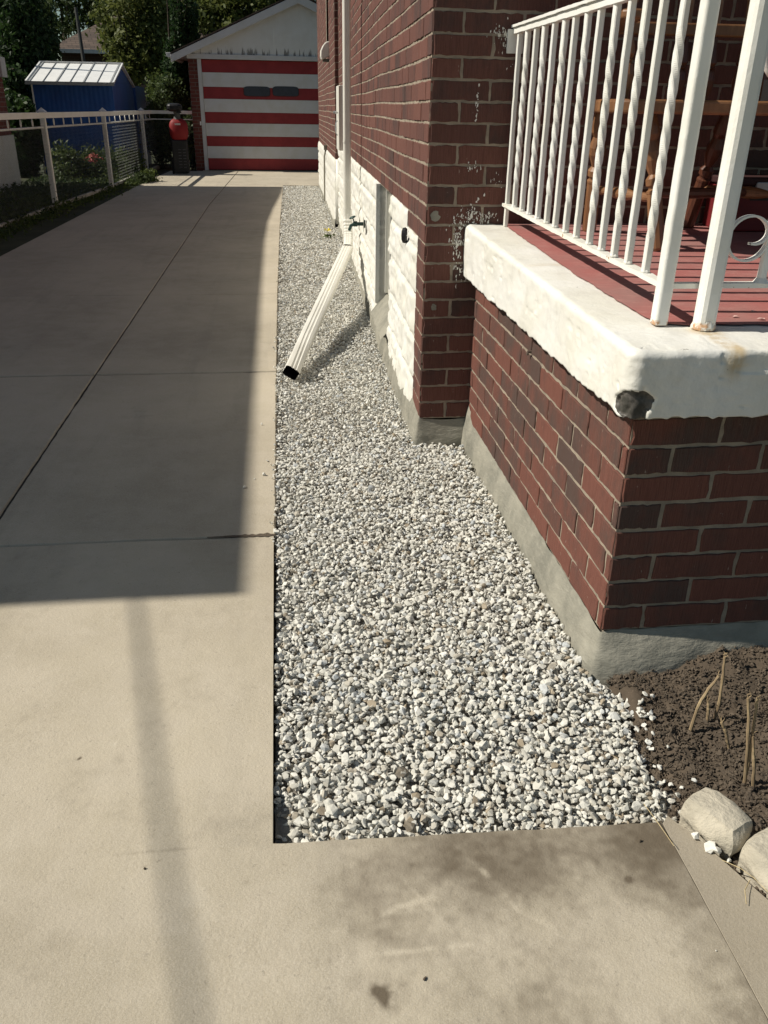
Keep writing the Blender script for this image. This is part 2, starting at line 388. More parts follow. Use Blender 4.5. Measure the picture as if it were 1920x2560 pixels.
# front slab and walk: fine sheet that carries scuffs and stains
def segd(x, y, a, b):
    a, b = np.array(a), np.array(b); d = b-a; t = np.clip(((x-a[0])*d[0]+(y-a[1])*d[1])/(d@d), 0, 1)
    return np.hypot(x-a[0]-t*d[0], y-a[1]-t*d[1])
def gpt(px, py): q = at(px, py, 2, 0); return (q[0], q[1])
def stains(x, y):
    m_ = np.zeros_like(x); nz = fbm(x*9, y*9, 0, 4, 3); nf = fbm(x*40, y*40, 0, 3, 9)
    for pts, wd, am in (([(858, 2325), (1000, 2268), (1080, 2245)], .006, .55), ([(830, 2395), (1000, 2380), (1180, 2362)], .005, .45), ([(1130, 2110), (1210, 2180), (1290, 2270), (1380, 2320)], .006, .4),
                        ([(230, 1960), (222, 2130), (190, 2220)], .005, .35), ([(400, 2125), (560, 2115), (680, 2110)], .002, .5), ([(330, 1680), (320, 1800), (290, 1860), (240, 2000)], .006, .3), ([(1000, 2190), (1130, 2330)], .004, .3)):
        for a, b in zip(pts[:-1], pts[1:]):
            m_ += .6*am*np.exp(-(segd(x, y, gpt(*a), gpt(*b))/wd)**2)*np.clip(.55+nf, 0, 1.2)
    # damp, soil-darkened band by the gravel and along the right edge
    band = np.exp(-((y-1.17)/.13)**2)*sstep(x, -.05, .15); m_ -= .42*band*np.clip(.85+nz*.3, 0, 1.5)
    right = sstep(x, .60, .72)*sstep(y, .55, .9); m_ -= .34*right*np.clip(.85+nz*.3, 0, 1.4)
    m_ += .30*np.exp(-(((x-.66)/.12)**2+((y-.98)/.12)**2))*np.clip(nz+.4, 0, 1)
    for (px, py), rr, am in (((975, 2490), .022, .9), ((945, 2475), .012, .6), ((617, 2206), .007, .6), ((1572, 2199), .007, .6), ((1660, 2370), .03, .35), ((362, 2170), .005, .9), ((826, 2398), .007, .6), ((755, 2535), .008, .5), ((1600, 2100), .006, .8), ((200, 1895), .004, .9), ((635, 2045), .03, .3), ((300, 1900), .03, .12)):
        gx, gy = gpt(px, py); m_ -= am*np.exp(-(((x-gx)/rr)**2+((y-gy)/rr)**2))*np.clip(.7+nf, 0, 1.4)
    m_ += .20*nz*(nz > .05)+.16*np.minimum(fbm(x*6, y*6, 0, 5, 44), 0)+.10*fbm(x*60, y*60, 0, 2, 50); m_ -= .40*sstep(x, -.12, .22)*sstep(y, .45, .95)*np.clip(.75+.35*fbm(x*5, y*5, 0, 4, 31)+.2*nz, 0, 1.3); m_ += .22*np.clip(fbm(x*14, y*14, 0, 4, 21)-.25, 0, 1)*sstep(x, .3, .5)*sstep(-y, -1.1, -1.0)
    jl = segd(x, y, (-.06, 1.268), (-.42, 1.275)); m_ -= .25*np.exp(-(jl/.0022)**2)
    return m_
fs = MB()
def sheet(x0, x1, y0f, y1f, nx, ny):
    xs = np.linspace(x0, x1, nx); u = np.linspace(0, 1, ny); X = np.repeat(xs[:, None], ny, 1)
    a, b = y0f(xs)[:, None], y1f(xs)[:, None]; Y = a+(b-a)*u[None]
    Z = .0012*fbm(X*3, Y*3, 0, 3)
    fs.grid(np.stack([X, Y, Z], -1), va=stains(X, Y))
f0 = lambda c: (lambda xs: np.full_like(xs, c))
sheet(-3.2, -1.3, f0(-2), f0(2.662), 60, 120); sheet(-1.3, -.064, f0(.6), f0(2.662), 170, 280)
fs.bb((-3.2, -2, -.13), (-.064, 2.66, -.006))
jit = lambda xs: .0012*fbm(xs*30, xs*0)
NE = lambda xs: 1.268 - (xs+.06)*.036 + jit(xs)
sheet(-.064, .778, f0(.6), NE, 170, 150)
fs.bb((-.060, -2, -.13), (.778, 1.232, -.006))
sheet(-1.3, .778, f0(-2), f0(.6), 40, 50)
xs = np.linspace(-.064, .778, 60)
V = np.concatenate([np.c_[xs, NE(xs), np.zeros(60)], np.c_[xs, NE(xs)+.001, np.full(60, -.13)]]); fs.add(V, [(i, i+1, i+61, i+60) for i in range(59)])
ysd = np.linspace(1.268, 2.662, 60); V = np.concatenate([np.c_[np.full(60, -.064), ysd, np.zeros(60)], np.c_[np.full(60, -.063), ysd, np.full(60, -.13)]]); fs.add(V, [(i, i+1, i+61, i+60) for i in range(59)])
tag(fs.build('walkway', CONC, loc=(0, 0, 0), smooth=True), kind='structure')
fr = MB(); fr.bb((-4.2, -11, -.12), (.9, -2.01, -.004)); fr.bb((-14, -13, -.12), (14, -11.01, -.006)); tag(fr.build('bounce_pavement', CONC), kind='structure')  # unseen pale ground, added to bounce light on to the front faces
# strip right of the tooled joint, its outer edge angles away
WE = [(.80, 1.256), (.838, 1.19), (.906, 1.03), (1.02, .80), (1.35, .2), (2.2, -1.4), (2.4, -2)]
rs = MB(); slab(rs, [(.7800, -2)]+[(.7800, 1.236)]+WE, z=-.0005, jit=.0004, seed=5, bv=.0008); rs.va = [np.full_like(q, -.42) for q in rs.va]; tag(rs.build('path_border', CONC, loc=(0, 0, 0)), kind='structure')

# soil bed
n1, n2 = 240, 260
X, Y = np.meshgrid(np.linspace(.70, 3.4, n1), np.linspace(-2, 1.86, n2)**1, indexing='ij')
wy = [p[1] for p in WE][::-1]; wx = [p[0] for p in WE][::-1]
ex = np.interp(Y, wy, wx)
d = X-ex
Z = -.05 + .055*sstep(d, .0, .10) + .02*fbm(X*5, Y*5, 0, 3, 2)*sstep(d, 0, .1) + .010*fbm(X*38, Y*38, 0, 3, 4)
Z = np.where((Y > 1.2) & (X < .86), Z-.03, Z); Z = np.where(d < .0, -.09, Z)
Z += .014*sstep(Y, 1.60, 1.75)*sstep(X, .95, 1.2)
s_ = MB(); s_.grid(np.stack([X, Y, Z], -1)); tag(s_.build('garden_soil', SOIL, loc=(0, 0, 0), smooth=True), kind='structure')
def soilz(x, y):
    e_ = np.interp(y, wy, wx); d_ = x-e_
    return float(-.05 + .055*sstep(d_, 0, .1) + .014*sstep(y, 1.6, 1.75)*sstep(x, .95, 1.2) + .02*fbm(x*5, y*5, 0, 3, 2)*sstep(d_, 0, .1))

# gravel bed base
def rbound(Y):
    """right boundary of the gravel"""
    return np.interp(Y, [1.23, 1.262, 1.34, 1.40, 1.53, 1.60, 1.67, 1.73, 1.80, 2.14, 2.8, 3.49, 3.52, 3.60, 5.0, 11.3, 11.4, 17.65],
                     [.79, .80, .845, .815, .833, .87, .90, .83, .80, .80, .80, .80, .80, .60, .64, .76, .72, .81])
ysg = np.concatenate([np.linspace(1.2, 4, 140), np.linspace(4.1, 17.65, 260)])
u = np.linspace(0, 1, 30)
X = edgex(ysg)[:, None] + (rbound(ysg)+.03-edgex(ysg))[:, None]*u[None]; Y = np.repeat(ysg[:, None], 30, 1)
gb = MB(); gb.grid(np.stack([X, Y, -.040+.008*fbm(X*12, Y*12)], -1)); gbm = simple('gravel_fines', (.32, .30, .265), (.22, .205, .18), 60, .95, 150, .9, .006)
tag(gb.build('gravel_base', gbm, loc=(0, 0, 0)), kind='structure')

# stone prototypes
def stone(seed, npt, flat):
    r = np.random.default_rng(seed); v = r.normal(size=(npt, 3)); v /= np.linalg.norm(v, axis=1)[:, None]
    v *= np.array([1, r.uniform(.55, .95), r.uniform(.42, .78)*flat])*r.uniform(.82, 1.06, (npt, 1))
    bm = bmesh.new()
    for p in v: bm.verts.new(p)
    bmesh.ops.convex_hull(bm, input=bm.verts)
    bmesh.ops.delete(bm, geom=[q for q in bm.verts if not q.link_faces], context='VERTS')
    bmesh.ops.triangulate(bm, faces=bm.faces); bmesh.ops.recalc_face_normals(bm, faces=bm.faces)
    bm.verts.index_update()
    V = np.array([q.co for q in bm.verts]); F = np.array([[q.index for q in f.verts] for f in bm.faces]); bm.free()
    return V/2, F
HI = [stone(i, 15+i%4, 1) for i in range(20)]; LO = [stone(40+i, 10, 1) for i in range(12)]
def rotm(n, r):
    q = r.normal(size=(n, 4)); q /= np.linalg.norm(q, axis=1)[:, None]; a, b, c, d_ = q.T
    return np.stack([1-2*(c*c+d_*d_), 2*(b*c-a*d_), 2*(b*d_+a*c), 2*(b*c+a*d_), 1-2*(b*b+d_*d_), 2*(c*d_-a*b), 2*(b*d_-a*c), 2*(c*d_+a*b), 1-2*(b*b+c*c)], 1).reshape(n, 3, 3)
def scatter(name, sets, mat, r):
    """sets: list of (positions, sizes, tints, protos) -> one triangle mesh"""
    VV, FF, TT = [], [], []; base = 0
    for pos, size, tint, protos in sets:
        idx = r.integers(0, len(protos), len(pos)); RM = rotm(len(pos), r)
        # stones lie mostly flat: blend the random turn with a spin about the vertical
        for k, (V, F) in enumerate(protos):
            s_ = np.where(idx == k)[0]
            if not len(s_): continue
            W = np.einsum('nij,vj->nvi', RM[s_], V)*size[s_][:, None, None]
            W[..., 2] *= .82; W += pos[s_][:, None, :]
            VV.append(W.reshape(-1, 3)); FF.append((F[None]+(np.arange(len(s_))*len(V))[:, None, None]+base).reshape(-1, 3)); TT.append(np.repeat(tint[s_], len(F))); base += len(s_)*len(V)
    V = np.concatenate(VV); F = np.concatenate(FF); T = np.concatenate(TT)
    me = bpy.data.meshes.new(name); me.vertices.add(len(V)); me.vertices.foreach_set('co', V.astype(np.float32).ravel())
    me.loops.add(F.size); me.loops.foreach_set('vertex_index', F.astype(np.int32).ravel())
    me.polygons.add(len(F)); me.polygons.foreach_set('loop_start', np.arange(0, F.size, 3, dtype=np.int32))
    me.materials.append(mat); a = me.attributes.new('tint', 'FLOAT', 'FACE'); a.data.foreach_set('value', T.astype(np.float32))
    me.update(calc_edges=True); me.shade_flat()
    o = bpy.data.objects.new(name, me); COL.objects.link(o); return o
def bed(y0, y1, sp, smin, smax, zlo, zhi, protos, r, drop=0.):
    X, Y = np.meshgrid(np.arange(-.1, 1.0, sp), np.arange(y0, y1, sp), indexing='ij'); X = X.ravel()+r.uniform(-.5, .5, X.size)*sp; Y = Y.ravel()+r.uniform(-.5, .5, Y.size)*sp
    lift = .008*np.exp(-((X-edgex(Y))/.035)**2)*(Y > 1.42)
    k = (X > edgex(Y)+.003+.004*vnoise(Y*20, 0)) & (X < rbound(Y)+.012*vnoise(Y*14, 3)) & (r.random(X.size) > drop) & (Y > NE(X)+.008) & (Y < 17.6)
    X, Y, lift = X[k], Y[k], lift[k]; size = smin+(smax-smin)*r.beta(1.6, 2.6, len(X))
    Z = r.uniform(zlo, zhi, len(X)) + .009*fbm(X*4, Y*4, 0, 2, 5) - size*.12 + lift
    low = np.exp(-((X+.05)/.05)**2)*np.exp(-((Y-1.30)/.10)**2); Z -= .020*low
    Z -= .004*np.exp(-((X-edgex(Y))/.03)**2)*(Y < 3.0)
    T = r.beta(2.0, 1.7, len(X)); sp_ = r.random(len(X)); T = np.where(sp_ < .035, r.uniform(0, .10, len(X)), T); T = np.where(sp_ > .94, r.uniform(.9, 1, len(X)), T)
    T = np.clip(T*(1-.25*sstep(-Y, -1.75, -1.25)), 0, 1)
    kk = (low < .8) | (r.random(len(X)) < .25)
    return np.stack([X, Y, Z], 1)[kk], size[kk], T[kk], protos
r = np.random.default_rng(4)
sets = [bed(1.24, 3.7, .0135, .013, .034, -.030, -.016, HI, r), bed(1.24, 3.7, .0165, .010, .036, -.017, -.004, HI, r, .05), bed(1.24, 2.4, .05, .030, .046, -.012, -.004, HI, r, .5),
        bed(3.7, 7.5, .0150, .013, .034, -.030, -.014, LO, r), bed(3.7, 7.5, .021, .011, .034, -.014, -.002, LO, r, .10),
        bed(7.5, 17.6, .023, .022, .038, -.028, -.002, LO, r)]
# spill over the soil edge and on to the driveway
npl = 46; yy = r.uniform(1.26, 1.66, npl); xx = rbound(yy)+np.abs(r.normal(0, .03, npl)); sets.append((np.stack([xx, yy, np.array([soilz(a, b) for a, b in zip(xx, yy)])+.012], 1), r.uniform(.010, .026, npl), r.uniform(.4, .9, npl), HI))
npl = 70; yy = r.uniform(2.6, 16, npl)**1; yy = np.where(r.random(npl) < .6, r.uniform(2.6, 5.5, npl), yy); xx = edgex(yy)-np.abs(r.normal(0, .012, npl)); sets.append((np.stack([xx, yy, np.full(npl, .006)], 1), r.uniform(.008, .022, npl), r.uniform(.2, .9, npl), LO))
go = scatter('gravel', sets, GRAV, r); tag(go, 'white and grey crushed stone filling the strip between driveway and brick house', 'gravel', kind='stuff')
# soil clods
npl = 26000; xx = .80+1.2*r.random(npl)**1.5; yy = r.uniform(.80, 1.80, npl); k = (xx > np.interp(yy, wy, wx)+.02) & ((yy < 1.26) | (xx > rbound(yy)+.005)) & ((yy < 1.72) | (xx > .85)); xx, yy = xx[k], yy[k]
CL = simple('soil_clod', (.115, .090, .066), (.080, .063, .047), 40, .97, 120, .7, .003)
co = scatter('soil_crumbs', [(np.stack([xx, yy, np.array([soilz(a, b) for a, b in zip(xx, yy)])+.003+.010*fbm(xx*38, yy*38, 0, 3, 4)], 1), .005+.020*r.beta(1, 3.2, len(xx)), r.random(len(xx)), LO)], CL, r)
tag(co, 'loose brown soil crumbs on the garden bed by the porch', 'soil', kind='stuff')
# loose pebbles on the concrete: each its own
for i, ((px, py), s_, lab) in enumerate((((654, 1061), .017, 'small white pebble on the sunlit driveway edge, farthest of the loose ones'), ((668, 1152), .016, 'pale pebble on the driveway right beside the gravel edge'), ((660, 1187), .022, 'white pebble on the driveway, largest of those near the shadow line'),
                                        ((612, 1218), .018, 'white pebble lying inside the driveway shadow'), ((637, 1196), .009, 'tiny grey pebble at the edge of the driveway shadow'), ((690, 1330), .030, 'white stone lying on the end of the cracked slab joint'),
                                        ((1600, 2100), .010, 'dark brown crumb on the damp walkway below the gravel'), ((1792, 2374), .006, 'tiny white crumb on the walkway by the right frame edge'), ((362, 2170), .008, 'dark crumb on the sunlit slab beside the cable shadow'), ((1062, 2445), .012, 'short dark twig piece on the sunlit walkway'))):
    p = at(px, py, 2, .004); V, F = HI[i]; mb = MB(); rm = rotm(1, r)[0]; sc_ = np.array([1, .3, .3]) if i == 9 else 1
    mb.add((V*sc_)@rm.T*s_ + np.array([p[0], p[1], s_*.3]) if i != 9 else (V*sc_)@np.array([[.7, -.7, 0], [.7, .7, 0], [0, 0, 1]]).T*.02+np.array([p[0], p[1], .003]), F, .7 if i not in (6, 8, 9) else 0.)
    tag(mb.build('pebble' if i != 9 else 'twig', GRAV if i not in (6, 8, 9) else CL), lab, 'pebble' if i != 9 else 'twig', 'loose bits on the concrete')
# dirt that fills the worn slab joint
jb = MB(); nn = 90; t = np.linspace(0, 1, nn); X = -.30+.24*t
for sgn in (0,):
    W = .004+.016*t*np.clip(.7+.6*vnoise(t*18, 1), .2, 2); V = np.concatenate([np.c_[X, 2.668-W*.7, np.full(nn, .0022)], np.c_[X, 2.668+W, np.full(nn, .0022)]]); jb.add(V, [(i, i+1, i+nn+1, i+nn) for i in range(nn-1)])
tag(jb.build('joint_dirt', CL), kind='structure')

# ------------------------------------------------------------------ bricks
def brick_wall(mb, mo, P0, P1, nrm, z0, z1, phase=0., excl=(), near=True, off=.003, rr=None, base=None):
    """bricks proud of a mortar sheet. P0->P1 plan line, nrm outward normal, excl (s0,s1,z0,z1) openings"""
    P0, P1, nrm = np.array(P0, float), np.array(P1, float), np.array(nrm, float); L = np.linalg.norm(P1-P0); d = (P1-P0)/L
    def W(s, z, n): return np.array([P0[0]+d[0]*s+nrm[0]*n, P0[1]+d[1]*s+nrm[1]*n, z+.0045*vnoise(s*.9+7, z*1.3, 0, 3)*min(1, s*2)*min(1, (L-s)*2+.0)])
    row0 = int(math.ceil((z0-.103-1e-6)/DZ)); row1 = int(math.floor((z1-.103+1e-6)/DZ))
    for row in range(row0, row1):
        zb = .103+row*DZ+.0052; zt = zb+.0671; ph = phase+(.119 if row % 2 else 0)
        ivs = []; s = ph-.238*2
        while s < L:
            a, b = max(s+.0058, 0), min(s+.2322, L); s += .238
            if b-a > .025: ivs.append((a, b))
        for e in excl:
            if zt > e[2]+.02 and zb < e[3]-.02:
                nv = []
                for a, b in ivs:
                    if b <= e[0] or a >= e[1]: nv.append((a, b)); continue
                    if e[0]-a > .03: nv.append((a, e[0]))
                    if b-e[1] > .03: nv.append((e[1], b))
                ivs = nv
        for a, b in ivs:
            na, nb = (9, 3) if near else (2, 1)
            j = .0014 if near else .0006
            pts = [(a+(b-a)*i/na, zb) for i in range(na)]+[(b, zb+(zt-zb)*i/nb) for i in range(nb)]+[(b-(b-a)*i/na, zt) for i in range(na)]+[(a, zt-(zt-zb)*i/nb) for i in range(nb)]
            pts = np.array(pts)+rr.normal(0, j, (len(pts), 2)); pts[:, 0] = np.clip(pts[:, 0], 0 if a > 0 else -.0, L)
            c = np.array([(a+b)/2, (zb+zt)/2]); o_ = off+rr.normal(0, .0009)
            inn = pts+(c-pts)/np.linalg.norm(c-pts, axis=1)[:, None]*.0028
            n = len(pts); V = [W(p[0], p[1], o_) for p in inn]+[W(p[0], p[1], o_-.0022) for p in pts]+[W(p[0], p[1], -.012) for p in pts]
            F = [tuple(range(n))]+[(i+n*k, (i+1) % n+n*k, (i+1) % n+n*(k+1), i+n*(k+1)) for k in (0, 1) for i in range(n)]
            mb.add(V, F, float(rr.random()))
    # mortar sheet, lightly wavy
    ns, nz = max(2, int(L/(.05 if near else .3))), max(2, int((z1-z0)/(.04 if near else .3)))
    S, Z = np.meshgrid(np.linspace(0, L, ns), np.linspace(z0, z1, nz), indexing='ij'); N = -.0005+.0012*fbm(S*25, Z*25, 0, 2) if near else np.zeros_like(S)
    G = np.stack([P0[0]+d[0]*S+nrm[0]*N, P0[1]+d[1]*S+nrm[1]*N, Z], -1)
    msk = np.ones((ns-1, nz-1), bool)
    k = np.arange((ns-1)*(nz-1)).reshape(ns-1, nz-1); sc_, zc = (S[1:, 1:]+S[:-1, :-1])/2, (Z[1:, 1:]+Z[:-1, :-1])/2
    for e in excl: msk &= ~((sc_ > e[0]) & (sc_ < e[1]) & (zc > e[2]) & (zc < e[3]))
    i_, j_ = np.where(msk); q = i_*nz+j_
    mo.add(G.reshape(-1, 3), np.stack([q, q+1, q+nz+1, q+nz], 1))

# ------------------------------------------------------------------ brick house
house = thing('brick_house', (XH, YW, 0), 'red brick house with white painted rough stone foundation on the right side of the gravel', 'house')
rb = np.random.default_rng(21)
BB, MM = MB(), MB()
P0, P1 = (XH, YW), (.790, 11.4); L = math.hypot(P1[0]-P0[0], P1[1]-P0[1]); wd = np.array([P1[0]-P0[0], P1[1]-P0[1]])/L; wn = np.array([-wd[1], wd[0]])
FT = .956
brick_wall(BB, MM, P0, P1, wn, .103, 6.3, .0, [(.30, 20, 0, FT-.078), (.62, 20, 0, FT)], True, rr=rb)
# return wall behind the porch
brick_wall(BB, MM, (XH, YW), (4.2, YW), (0, -1), .103, 4.4, .119, [(.235, 9, 0, .93)], True, rr=rb)
# projecting breast farther along
B0, B1 = (.742, 11.4), (.836, 17.7); bl_ = math.hypot(B1[0]-B0[0], B1[1]-B0[1]); bd_ = np.array([B1[0]-B0[0], B1[1]-B0[1]])/bl_; bn = np.array([-bd_[1], bd_[0]])
WIN = (1.55, 2.35, 2.24, 3.6)
brick_wall(BB, MM, B0, B1, bn, .80, 6.3, 0, [(0, 20, 0, .80), WIN], False, rr=rb)
brick_wall(BB, MM, (.742, 11.4), (.80, 11.4), (0, -1), .80, 6.3, 0, [], False, rr=rb)
bw = BB.build('brick_wall', BRK, house); mw = MM.build('mortar', MORT, bw)
# window recess in the breast
mb = MB()
a = np.array(B0)+bd_*WIN[0]; b = np.array(B0)+bd_*WIN[1]
def slabseg(mb, a, b, n, n0, n1, z0, z1, t=.5, mi=0):
    a, b, n = np.array(a, float), np.array(b, float), np.array(n, float)
    q = [a+n*n0, b+n*n0, b+n*n1, a+n*n1]
    mb.prism([tuple(p) for p in q], 2, z0, z1, t, mi)
slabseg(mb, a-bd_*.03, a, bn, -.10, -.001, WIN[2], WIN[3]); mb.build('window_jamb', GBRICK, house); mb = MB(); slabseg(mb, b, b+bd_*.03, bn, -.10, -.001, WIN[2], WIN[3]); o = mb.build('window_jamb', GBRICK, house)
mb = MB(); slabseg(mb, a, b, bn, -.14, -.10, WIN[2], WIN[3]); mb.build('pane', DARK, o)
# solid body of the house behind the faces (keeps light out)
mb = MB(); mb.prism([(XH+.18, YW+.02), (4.2, YW+.02), (4.2, 17.6), (.98, 17.6), (.98, 11.45), (.96, 11.2)], 2, -.1, 6.3)
mb.prism([(B0[0]+.03, 11.43), (.9, 11.43), (.9, 17.65), (B1[0]+.03, 17.65)], 2, -.1, 6.29); mb.build('wall_core', MORT, house)
mb = MB(); mb.prism([(XH-.01, YW-.4), (4.6, YW-.4), (4.6, 18.1), (XH+.1, 18.1)], 2, 6.3, 6.5); mb.build('roof', SHING, house)

# foundation: rock-faced blocks, painted white
def rock(s, z, bl, ch, seed):
    """height of rock-faced block work"""
    row = np.floor(z/ch); so_ = s+(row % 2)*bl*.5+.06*vnoise(row*3.1, s*.6, 0, seed); bs = so_/bl; fs_ = bs-np.floor(bs); fz = z/ch-row
    e = np.minimum(np.minimum(fs_, 1-fs_)*bl, np.minimum(fz, 1-fz)*ch)
    lump = sstep(e, .0, .022)
    q_ = np.abs(vnoise(s*11, z*13, row, seed)); h = .009*lump*(1+.4*fbm(s*3, z*5, row, 2, seed)) + .014*(q_-.25)*lump + .008*(np.abs(vnoise(s*24+z*9, z*22, row, seed+2))-.3)*lump + .004*fbm(s*45, z*45, 0, 3, seed+5)*lump
    return h - .004*(1-sstep(e, 0, .012))
def foundation(mb, P0, d_, n_, s0, s1, z0, z1, bl, ch, seed, base=.004, res=.014, mask=None):
    ns, nz = int((s1-s0)/res)+2, int((z1-z0)/res)+2
    S, Z = np.meshgrid(np.linspace(s0, s1, ns), np.linspace(z0, z1, nz), indexing='ij')
    H = base+rock(S, Z-.03, bl, ch, seed)
    H *= sstep(S, s0-.01, s0+.05)*.8+.2; H *= sstep(z1-Z, -.01, .03)*.85+.15
    jag = np.where(S-s0 < .25, .0, 0)
    G = np.stack([P0[0]+d_[0]*S+n_[0]*H, P0[1]+d_[1]*S+n_[1]*H, Z+.006*vnoise(S*9, 0)*(Z > z1-.02)], -1)
    # side and top closing strips back into the wall
    mb.grid(G)
    for edge in (G[:, -1], G[0, :], G[-1, :]):
        back = edge.copy(); back[:, 0] += -n_[0]*.10; back[:, 1] += -n_[1]*.10
        mb.grid(np.stack([edge, back], 1))
W0, W1 = 1.33, 2.07                       # basement window, along the wall
mb = MB()
foundation(mb, P0, wd, wn, .22, .64, .05, FT-.079, .42, .20, 3)
foundation(mb, P0, wd, wn, .60, W0, .05, FT, .42, .20, 3)
foundation(mb, P0, wd, wn, W1, 7.84, .05, FT, .42, .20, 3)
foundation(mb, B0, bd_, bn, 0, bl_, .02, .80, .45, .20, 8, .012, .03)
slabseg(mb, B0, (.83, 11.4), (0, -1), -.02, .018, .02, .80)
fo = mb.build('foundation', WHITE, house, smooth=True)
# basement window
mb = MB(); slabseg(mb, np.array(P0)+wd*W1, np.array(P0)+wd*(W1+.05), wn, -.15, .028, .20, FT)
rev = mk_paint('grey_white_reveal', (.74, .73, .70), (.14, .13, .12), bst=.9, chips=.73)
mb.build('window_reveal', rev, house)
mb = MB(); q = np.array(P0)
slabseg(mb, q+wd*(W1-.025), q+wd*(W1-.001), wn, -.085, -.035, .27, FT-.01); slabseg(mb, q+wd*(W1-.05), q+wd*(W1-.027), wn, -.10, -.06, .27, FT-.01)
slabseg(mb, q+wd*W0, q+wd*(W0+.03), wn, -.10, -.05, .27, FT-.01); slabseg(mb, q+wd*(W0+.031), q+wd*(W1-.051), wn, -.10, -.055, FT-.05, FT-.01); slabseg(mb, q+wd*(W0+.031), q+wd*(W1-.051), wn, -.10, -.055, .27, .30)
wf = mb.build('window_frame', ALUW, house)
gl = NT('dark_glass', .12, .6); gl.col((.05, .055, .06)); GLASS = gl.m
mb = MB(); slabseg(mb, q+wd*W0, q+wd*W1, wn, -.14, -.105, .25, FT); mb.build('pane', GLASS, wf)
mb = MB(); S, T_ = np.meshgrid(np.linspace(W0, W1, 50), np.linspace(0, 1, 14), indexing='ij'); zz = .30-.17*T_**1.4+.01*fbm(S*8, T_*2); nn = -.11+.17*T_+.008*fbm(S*10, T_*3)
mb.grid(np.stack([P0[0]+wd[0]*S+wn[0]*nn, P0[1]+wd[1]*S+wn[1]*nn, zz], -1)); mb.build('window_sill', PARG, house, smooth=True)
# cement parging skirt along house and porch foot
def skirt(path, tops, outs, seed, zb=-.09):
    """path: plan points with outward normals; tops: top heights"""
    mb = MB(); rows = []
    for i, ((x, y, nx, ny), zt_, ou) in enumerate(zip(path, tops, outs)):
        t = np.linspace(0, 1, 12); z = zt_+(zb-zt_)*t
        nz_ = .0015+ou*(1-(1-t)**2.0)+.006*fbm(np.full(12, x*11), np.full(12, y*11), z*14, 3, seed)*sstep(t, .02, .25)
        rows.append(np.c_[x+nx*nz_, y+ny*nz_, z])
    mb.grid(np.array(rows)); return mb
def dens(pts, step):
    out = [np.array(pts[0], float)]
    for a, b in zip(pts[:-1], pts[1:]):
        a, b = np.array(a, float), np.array(b, float); k = max(1, int(np.linalg.norm((b-a)[:2])/step)+(4 if np.linalg.norm((b-a)[2:]) > .2 else 0))
        for j in range(1, k+1):
            q = a+(b-a)*j/k; q[2:4] /= np.linalg.norm(q[2:4])+1e-9; out.append(q)
    return np.array(out)
pth = dens([(4.2, YW, 0, -1, .06)]+[(XH+.02, YW, 0, -1, .10), (XH, YW, -.7, -.7, .115), (XH+wd[0]*.03, YW+.03, wn[0], wn[1], .125), (P0[0]+wd[0]*.25, P0[1]+wd[1]*.25, wn[0], wn[1], .135), (P0[0]+wd[0]*1.3, P0[1]+wd[1]*1.3, wn[0], wn[1], .12), (P0[0]+wd[0]*2.2, P0[1]+wd[1]*2.2, wn[0], wn[1], .12), (P0[0]+wd[0]*3.4, P0[1]+wd[1]*3.4, wn[0], wn[1], .05), (P0[0]+wd[0]*7.8, P0[1]+wd[1]*7.8, wn[0], wn[1], .04)], .04)
tp = pth[:, 4]+.006*vnoise(pth[:, 0]*20, pth[:, 1]*20)
ou = np.where(pth[:, 1] > YW+.3, .038, .030)
skirt([tuple(p[:4]) for p in pth], tp, ou, 3).build('parging', PARG, house, smooth=True)
pth = dens([(*B0, -.7, -.7, .10), (B0[0], 11.45, bn[0], bn[1], .12), (*B1, bn[0], bn[1], .06)], .08)
skirt([tuple(p[:4]) for p in pth], pth[:, 4], np.full(len(pth), .035), 5).build('parging', PARG, house, smooth=True)
# black rubber cap on the wall and paint slops on the return wall
mb = MB(); q = np.array(at(1024, 600, 0, XH+.012)); mb.lathe([(.0, 0), (.020, .0), (.024, .010), (.022, .022), (.012, .028), (0, .029)], (q[0]-.012, q[1], .845), (-1, .15, 0), 16)
mb.v[-1][:, 2] = .845+(mb.v[-1][:, 2]-.845)*1.55
tag(mb.build('wall_plug', BLACKM), 'black rubber plug capping a pipe hole at the top of the white foundation', 'plug')
mb = MB(); rp = np.random.default_rng(5)
def flakes(cx, cz, wx_, wz_, n, smin=.001, smax=.004):
    for _ in range(n):
        x = cx+rp.normal(0, wx_); z = cz+rp.normal(0, wz_); a_ = rp.uniform(smin, smax); b_ = a_*rp.uniform(.8, 3.5)
        an = rp.uniform(0, 6.28, 7); an.sort(); rr_ = rp.uniform(.4, 1, 7)
        p = np.c_[x+a_*rr_*np.cos(an), np.full(7, YW-.0052-rp.uniform(0, .0006)), z+b_*rr_*np.sin(an)]
        if x > XH+.002: mb.add(p, [tuple(range(7))])
for x_, z_ in ((.745, .93), (.755, .86), (.735, .90), (.76, .78), (.77, .97), (.80, .985), (.85, .99)): flakes(x_, z_, .016, .035, 34, .0010, .0050)
flakes(.82, .985, .05, .012, 60); flakes(.905, 1.62, .02, .03, 45); flakes(.88, 1.66, .025, .012, 50); flakes(.795, 1.40, .003, .035, 14, .002, .005); flakes(.80, 1.18, .015, .01, 22); flakes(.9, 1.13, .02, .015, 14)
mb.build('paint_smear', WHITE, house)
mb = MB()
for x_, z_, s_ in ((.638, .99, .024), (.648, .615, .015)):
    an = np.linspace(0, 6.28, 14)[:-1]; rr_ = s_*rp.uniform(.7, 1.15, 13)
    mb.add(np.c_[x_+.9*rr_*np.cos(an)+.006, np.full(13, YW-.0066), z_+rr_*np.sin(an)], [tuple(range(13))])
mb.build('mortar_smear', PARG, house)

